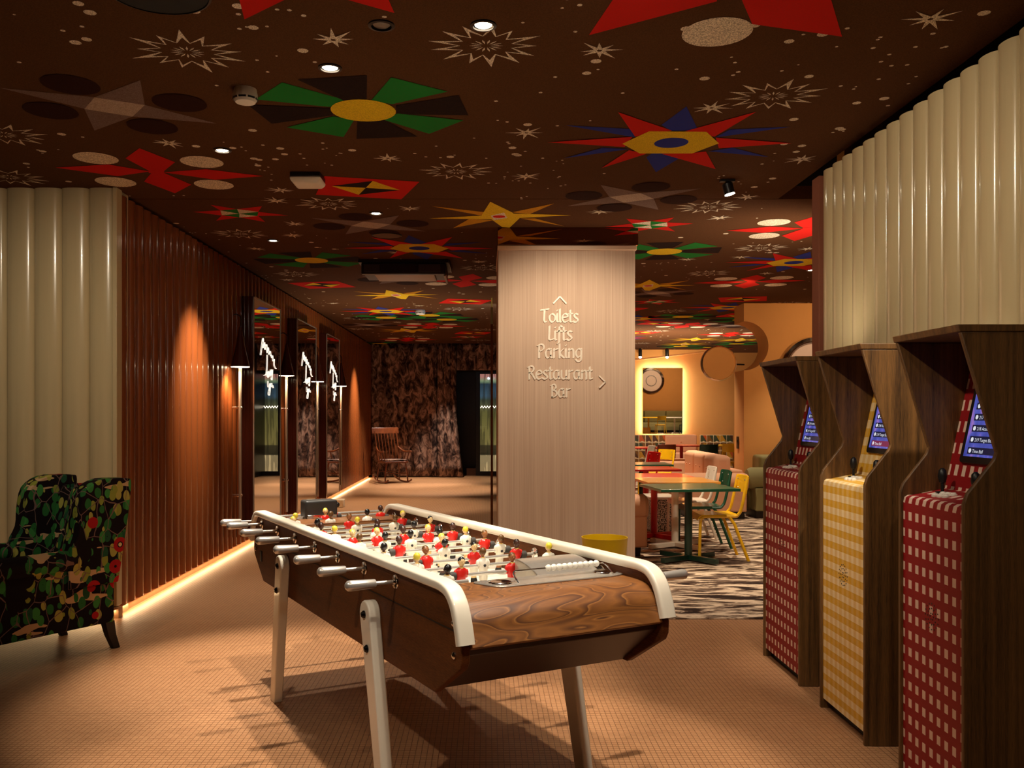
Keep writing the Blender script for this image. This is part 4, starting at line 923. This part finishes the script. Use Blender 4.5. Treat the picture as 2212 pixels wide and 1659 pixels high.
# ---------------------------------------------------------------- dining room furniture
def make_chair(color, label, loc, rz):
    m = PAINT[color]; t = thing('dining_chair', label, 'chair', loc, rz, 'tubular school chairs in the dining room')
    MB().prism(srnd([(-.19, -.185), (.19, -.20), (.19, .20), (-.19, .185)], .04), .440, .452, 'z').build('seat', m, t, .004)
    fe = MB().prism([(p.x, p.z) for p in cr([(.15, 0, .446), (.20, 0, .440), (.225, 0, .40)], 4)] + [(.218, .398), (.19, .434), (.15, .438)], -.19, .19); fe.build('seat_lip', m, t)
    bp = MB(); n = 8; vs = []
    for z in (.655, .83):
        for side_ in (0, .01):
            for k in range(n + 1):
                a = -.19 + .38 * k / n; vs.append((-.262 - .10 * (z - .65) - .03 * (1 - (a / .19) ** 2) + side_, a, z))
    q = n + 1; bp.add(vs, [f for k in range(n) for f in ((k, k + 1, 2 * q + k + 1, 2 * q + k), (q + k, 3 * q + k, 3 * q + k + 1, q + k + 1), (2 * q + k, 2 * q + k + 1, 3 * q + k + 1, 3 * q + k), (k, q + k, q + k + 1, k + 1))] + [(0, 2 * q, 3 * q, q), (n, q + n, 3 * q + n, 2 * q + n)])
    bp.build('backrest', m, t, .004, smooth=50)
    for s_ in (-1, 1):
        MB().tube(cr([(.205, s_ * .20, .0), (.195, s_ * .195, .36), (.175, s_ * .19, .42), (.12, s_ * .185, .435), (-.13, s_ * .18, .435), (-.18, s_ * .18, .455), (-.215, s_ * .18, .53), (-.275, s_ * .175, .82)], 4), .0155, 8).build('side_frame', m, t)
        MB().tube([(-.09, s_ * .185, .43), (-.14, s_ * .19, .36), (-.275, s_ * .20, 0)], .0155, 8).build('leg', m, t)
        for zz_ in (.70, .79): MB().ball((-.262, s_ * .12, zz_), .007, 6).build('screw', steel, t)
    MB().tube([(.19, -.19, .425), (.19, .19, .425)], .01, 6).build('cross_bar', m, t)
    return t
def chair_at(color, u, v, rz, label, proto={}):
    x, y = G(u, v); 
    if 'p' not in proto: proto['p'] = (make_chair(color, label, (x, y, .008), rz), color); return proto['p'][0]
    r, c0 = proto['p']; return dup(r, (x, y, .008), rz, label, None, {PAINT[c0]: PAINT[color]} if color != c0 else None)
def cxy(u, v): return G(u, v)
chair_at('yellow', 1545, 1207, R(180), 'yellow metal chair drawn up to the green table, nearest of the row')
chair_at('green', 1515, 1181, R(180), 'dark green metal chair between the yellow and the white chair')
chair_at('white', 1488, 1163, R(180), 'white metal chair beyond the dark green chair at the row')
def table_at(cx, cy, top, base, label, rz=0, lx_=.78, ly_=.70):
    t = thing('cafe_table', label, 'table', (cx, cy, .008), rz, 'square pedestal tables in the dining room')
    MB().box(-lx_ / 2, lx_ / 2, -ly_ / 2, ly_ / 2, .705, .732).build('tabletop', PAINT[top], t, .004)
    MB().tube([(0, 0, .04), (0, 0, .705)], .038, 16).build('pole', PAINT[base], t)
    for k in range(4): MB().box(.02, .36, -.028, .028, .012, .062, Matrix.Rotation(R(28) + k * pi / 2, 4, 'Z')).build('foot', PAINT[base], t, .006)
    return t
def tab_px(u, v, top, base, label, rz=0): x, y = G(u, v); return table_at(x, y, top, base, label, rz)
tab_px(1487, 1213, 'green', 'darkgreen', 'green square pedestal table nearest the foosball end of the dining row', R(7))
tab_px(1458, 1184, 'orange', 'white', 'amber wood topped table with white pedestal behind the green table', R(4))
tab_px(1413, 1164, 'red', 'red', 'red table with red pedestal behind the amber table', R(3))
tab_px(1395, 1132, 'red', 'red', 'second red table farther along the dining row', R(2))
tab_px(1386, 1112, 'green', 'darkgreen', 'pale green topped table at the far end of the dining row')
table_at(X(1398, 19.2), 19.2, 'red', 'red', 'small red table by the left patterned screen'); table_at(X(1472, 20.4), 20.4, 'red', 'red', 'red table in front of the tall pink back banquette'); table_at(X(1565, 20.4), 20.4, 'yellow', 'yellow', 'yellow table before the right patterned screen')
def chair_xy(color, x, y, rz, label): return chair_at(color, U0 + F * x / y, V0 + F * H / y, rz, label)
chair_xy('red', X(1381, 14.3), 14.3, R(200), 'red backed chair at the far end of the dining row beside the column')
chair_xy('yellow', X(1416, 15.2), 15.2, R(215), 'yellow chair turned away near the far green table')
chair_xy('brown', X(1432, 18.2), 18.2, R(95), 'brown chair in front of the tall pink back banquette')
chair_xy('darkgreen', X(1522, 18.2), 18.2, R(95), 'dark green chair behind the pink sofa cushions')
chair_xy('yellow', X(1573, 18.6), 18.6, R(90), 'yellow chair beside the right edge of the dining back wall')
chair_xy('white', X(1379, 17.2), 17.2, R(190), 'white chair just visible past the column by the red chair')
# pink sofa along the row, its arm facing the aisle
def rolled_arm(b, x0, x1, y0, y1, z): pass
ys = 12.2; t = thing('pink_sofa', 'blush pink sofa with rolled arm and buttoned cushions behind the chairs', 'sofa', (X(1500, ys), ys, .008), 0)
sx = X(1614, ys) - X(1500, ys)
MB().box(-.08, sx, 0, .25, .10, .40).build('arm_panel', pink, t, .02, 3)
MB().lathe([(1e-5, -.16), (.10, -.15), (.13, -.10), (.13, sx - .02), (.11, sx + .03), (1e-5, sx + .045)], 20, (0, .12, .50), 'x').build('armrest', pink, t, smooth=40)
MB().box(-.08, sx - .05, .25, 2.2, .10, .36).build('base', pink, t, .02, 3); MB().box(-.10, sx - .25, .25, 2.2, .36, .46).build('seat_cushion', pink, t, .04, 4)
MB().box(sx - .16, sx + .02, .25, 2.2, .10, .66).build('back_frame', pink, t, .03, 3)
for k in range(3):
    c_ = MB().box(sx - .38, sx - .14, .27 + .64 * k, .27 + .64 * k + .63, .44, .86, None).build('back_cushion', pink, t, .07, 5)
    for yy in (.2, .43): MB().ball((sx - .383, .27 + .64 * k + yy, .66), .014, 6).build('button', pink, c_)
MB().box(-.05, sx - .02, .05, 2.1, 0, .10).build('plinth', dark_wood, t)
t = thing('pink_bench', 'low pink bench end beyond the buttoned sofa cushions', 'bench', (X(1423, 15.9), 15.9, .008)); MB().box(0, X(1507, 15.9) - X(1423, 15.9) + .15, 0, .62, .08, .58).build('body', pink, t, .03, 3); MB().box(.03, .72, .04, .58, 0, .08).build('plinth', dark_wood, t)
MB().box(.0, .85, .45, .60, .58, .62).build('top_roll', pink, t, .02, 3)
ys = 8.95; t = thing('pink_banquette', 'blush pink banquette arm showing past the column foot', 'sofa', (X(1372, ys) - .62, ys, .008))
ex = X(1403, ys) - X(1372, ys) + .62
MB().box(0, ex - .02, 0, .22, .10, .42).build('arm_panel', pink, t, .02, 3); MB().lathe([(1e-5, 0), (.11, .01), (.13, .05), (.13, ex - .04), (.10, ex - .005), (1e-5, ex)], 20, (0, .11, .50), 'x').build('armrest', pink, t, smooth=40)
MB().box(0, ex - .06, .22, 3.2, .10, .44).build('base', pink, t, .03, 3); MB().box(0, .2, .22, 3.2, .44, .82).build('backrest', pink, t, .04, 3)
for xx_ in (.08, ex - .10): MB().lathe([(.025, 0), (.035, .10)], 12, (xx_, .10, 0)).build('foot', dark_wood, t)
# terrazzo pouf
yt = 11.05; t = thing('terrazzo_stool', 'black and white speckled block stool behind the red pedestal', 'stool', (X(1424, yt), yt, .008)); MB().box(-.13, .13, -.2, .2, .0, .40).build('block', terrazzo(), t, .012); MB().box(-.17, .17, -.22, .22, .40, .44).build('seat', PAINT['white'], t, .015, 3)
# green sofa by the portal wall
ys = 12.3; t = thing('olive_sofa', 'olive green sofa with rolled arm beside the farthest arcade cabinet', 'sofa', (3.62, ys, .008))
MB().box(.10, 1.1, 0, .24, .10, .42).build('arm_panel', olive, t, .02, 3); MB().lathe([(1e-5, .0), (.12, .01), (.15, .06), (.15, 1.05), (.1, 1.1), (1e-5, 1.1)], 20, (0, .12, .55), 'x').build('armrest', olive, t, smooth=40)
MB().box(.05, 1.0, .24, .58, .10, .45).build('seat', olive, t, .04, 3); MB().box(.22, 1.1, .22, .60, .45, .86).build('back_cushion', olive, t, .05, 4)
MB().box(.12, 1.05, .04, .6, 0, .10).build('plinth', dark_wood, t)
# yellow pot
yp = 7.15; pot = MB(); rp = 50 * yp / F; zt_ = Z(1160, yp)
pot.lathe([(rp * .76, 0), (rp * .86, .12), (rp * .97, zt_ - .03), (rp, zt_), (rp * .955, zt_), (rp * .92, zt_ - .04), (rp * .80, .12), (rp * .72, .03), (1e-5, .03)], 40)
po = pot.build('yellow_bin', M('yellow_plastic', S(224, 184, 14), .35), None); po.location = (X(1306, yp), yp, 0); tag(po, 'round yellow open bin at the foot of the pale column', 'bin')
# back banquette, screens, mirror, discs
yb_ = 22.9; t = thing('back_banquette', 'tall pink upholstered banquette against the dining back wall', 'banquette', (X(1440, yb_), yb_, .008)); bw = X(1510, yb_) - X(1440, yb_)
MB().box(0, bw, .2, .45, .44, Z(940, yb_)).build('backrest', pink, t, .05, 4); MB().box(-.02, bw + .02, -.35, .3, .1, .46).build('seat', pink, t, .04, 4); MB().ball((bw / 2, .195, .72), .022, 8).build('button', pink, t); MB().box(0, bw, -.3, .3, 0, .1).build('plinth', dark_wood, t)
tri = [S(196, 140, 40), S(60, 70, 46), S(200, 88, 30), S(130, 84, 30), S(86, 50, 30)]
trim_ = [M('tile_colour_%s' % n, c, .5) for n, c in zip(('ochre', 'olive', 'orange', 'tan', 'brown'), tri)]; cream_t = M('tile_cream', S(232, 204, 160), .5)
def screen(u0, u1, lab, seed):
    rn = random.Random(seed); y = 23.0; x0, x1 = X(u0, y), X(u1, y); t = thing('patterned_screen', lab, 'screen', (x0, y, .008), 0, 'low patterned screens either side of the pink banquette'); n = max(3, round((x1 - x0) / .185)); cw = (x1 - x0) / n
    MB().box(0, x1 - x0, .03, .07, 0, .90).build('board', cream_t, t)
    for r_ in range(4):
        for k in range(n):
            z0 = .70 - r_ * .21; xx_ = k * cw; m1, m2 = rn.sample(trim_, 2); g_ = .012
            b = MB(); b.mat(0).prism([(xx_ + g_, z0 + .03), (xx_ + cw - g_, z0 + .03), (xx_ + g_ + cw * .3, z0 + .19), (xx_ + g_, z0 + .19)], .012, .03); b.mat(1).prism([(xx_ + cw - g_, z0 + .03), (xx_ + cw - g_, z0 + .19), (xx_ + g_ + cw * .34, z0 + .19)], .006, .03); b.mat(2).prism([(xx_ + g_, z0 + .004), (xx_ + cw - g_, z0 + .004), (xx_ + cw * .5, z0 + .05)], .002, .03)
            b.build('tile', [m1, m2, cream_t], t, smooth=0)
screen(1366, 1438, 'patterned low screen left of the pink back banquette', 3); screen(1513, 1584, 'patterned low screen right of the pink back banquette', 8)
ym = YD - .12; mx0, mx1 = X(1388, ym), X(1474, ym); mz0, mz1 = Z(937, ym), Z(795, ym); t = thing('backlit_mirror', 'tall backlit mirror glowing on the dining back wall', 'mirror', ((mx0 + mx1) / 2, ym, mz0)); t.rotation_euler = (R(1.0), 0, 0)
hw = (mx1 - mx0) / 2; hh = mz1 - mz0
MB().box(-hw, hw, -.012, 0, 0, hh).build('mirror_glass', mirror_mat, t); MB().box(-hw + .02, hw - .02, .0, .02, .02, hh - .02).build('back_plate', dark_metal, t)
hs = MB(); hs.box(-hw + .025, -hw + .045, .02, .05, .02, hh - .02); hs.box(hw - .045, hw - .025, .02, .05, .02, hh - .02); hs.box(-hw + .05, hw - .05, .02, .05, hh - .045, hh - .025); hs.box(-hw + .05, hw - .05, .02, .05, .025, .045); hs.build('halo_strip', rimglow, t)
for z_, sx_, dx in ((mz0 + hh / 2, 1.7, -hw - .0), (mz0 + hh / 2, 1.7, hw)):
    s_ = -1 if dx < 0 else 1; area(((mx0 + mx1) / 2 + dx - s_ * .01, YD - .07, z_), ((mx0 + mx1) / 2 + dx + s_ * .3, YD - .0, z_), 7, .05, sx_, SOFT)
area(((mx0 + mx1) / 2, YD - .07, mz1), ((mx0 + mx1) / 2, YD, mz1 + .3), 4, 1.0, .05, SOFT); area(((mx0 + mx1) / 2, YD - .07, mz0), ((mx0 + mx1) / 2, YD, mz0 - .3), 3.5, 1.0, .05, SOFT)
yr = 12.75; rr = 37 * yr / F; t = thing('round_disc', 'chrome rimmed round amber disc before the portal wall edge', 'wall disc', (X(1552, yr), yr, Z(785, yr)))
MB().lathe([(1e-5, -.02), (rr * .93, -.02), (rr * .93, .02)], 48, ax='y').build('face', orange_wall, t); b = MB().lathe([(rr * .93, .02), (rr * .93, -.03), (rr * .97, -.045), (rr * 1.03, -.03), (rr * 1.03, .03), (rr * .93, .03)], 48, ax='y'); b.build('rim', M('bright_rim', S(244, 228, 204), .3, 1), t)
MB().tube([(0, .02, 0), (.1, .15, 0), (xp - X(1552, yr) + .02, YP - yr + .06, 0)], .012, 8).build('stem', dark_metal, t)
def plate(name, loc, rz, r, lab):
    t = thing(name, lab, 'wall art', loc, rz, 'round plates on the amber walls')
    MB().lathe([(r, 0), (r, -.05), (r * .97, -.07), (r * .84, -.03), (r * .83, 0)], 56, ax='y').build('rim', chrome, t)
    MB().lathe([(r * .83, 0), (r * .83, -.045), (r * .79, -.045), (r * .79, 0)], 56, ax='y').build('inner_rim', M('plate_brown', S(104, 64, 36), .4), t)
    MB().lathe([(1e-5, -.03), (r * .79, -.03), (r * .79, 0)], 56, ax='y').build('face', M('plate_cream', S(226, 200, 186), .5), t)
    b = MB(); n = 60; ri = r * .42
    for k in range(n):
        a0, a1 = 2 * pi * k / n, 2 * pi * (k + 1) / n; q0 = ri * .84 if k % 2 else ri * .93
        b.prism([(ri * cos(a0), ri * sin(a0)), (ri * cos(a1), ri * sin(a1)), (q0 * cos(a1), q0 * sin(a1)), (q0 * cos(a0), q0 * sin(a0))], -.034, -.03)
    b.build('toothed_ring', black, t, smooth=0); return t
plate('round_plate', (X(1755, YP), YP - .012, Z(799, YP)), 0, .478, 'large round chrome rimmed plate behind the arcade cabinets')
# the unseen side of the dining room that the backlit mirror shows
plate('round_plate', (7.55, 5.912, 2.35), pi, .6, 'large round plate seen only in the backlit mirror')
t = thing('olive_banquette', 'olive green banquette seen in the backlit mirror', 'banquette', (6.2, 5.92, .008))
MB().box(0, 4, .0, .62, .1, .46).build('seat', olive, t, .03, 3)
for k in range(4): MB().box(k + .01, k + .99, .0, .22, .46, .98).build('back_cushion', olive, t, .04, 4)
MB().box(.02, 3.98, .02, .55, 0, .1).build('plinth', dark_wood, t)
table_at(7.2, 7.25, 'yellow', 'yellow', 'yellow table before the olive banquette, seen in mirror', 0, .9, .7); table_at(8.35, 7.25, 'white', 'white', 'white table before the olive banquette, seen in mirror', 0, .9, .7)
chair_xy('yellow', 7.55, 8.2, R(-90), 'yellow chair facing the olive banquette, seen in mirror'); chair_xy('darkgreen', 8.6, 8.2, R(-90), 'dark green chair facing the olive banquette, seen in mirror')
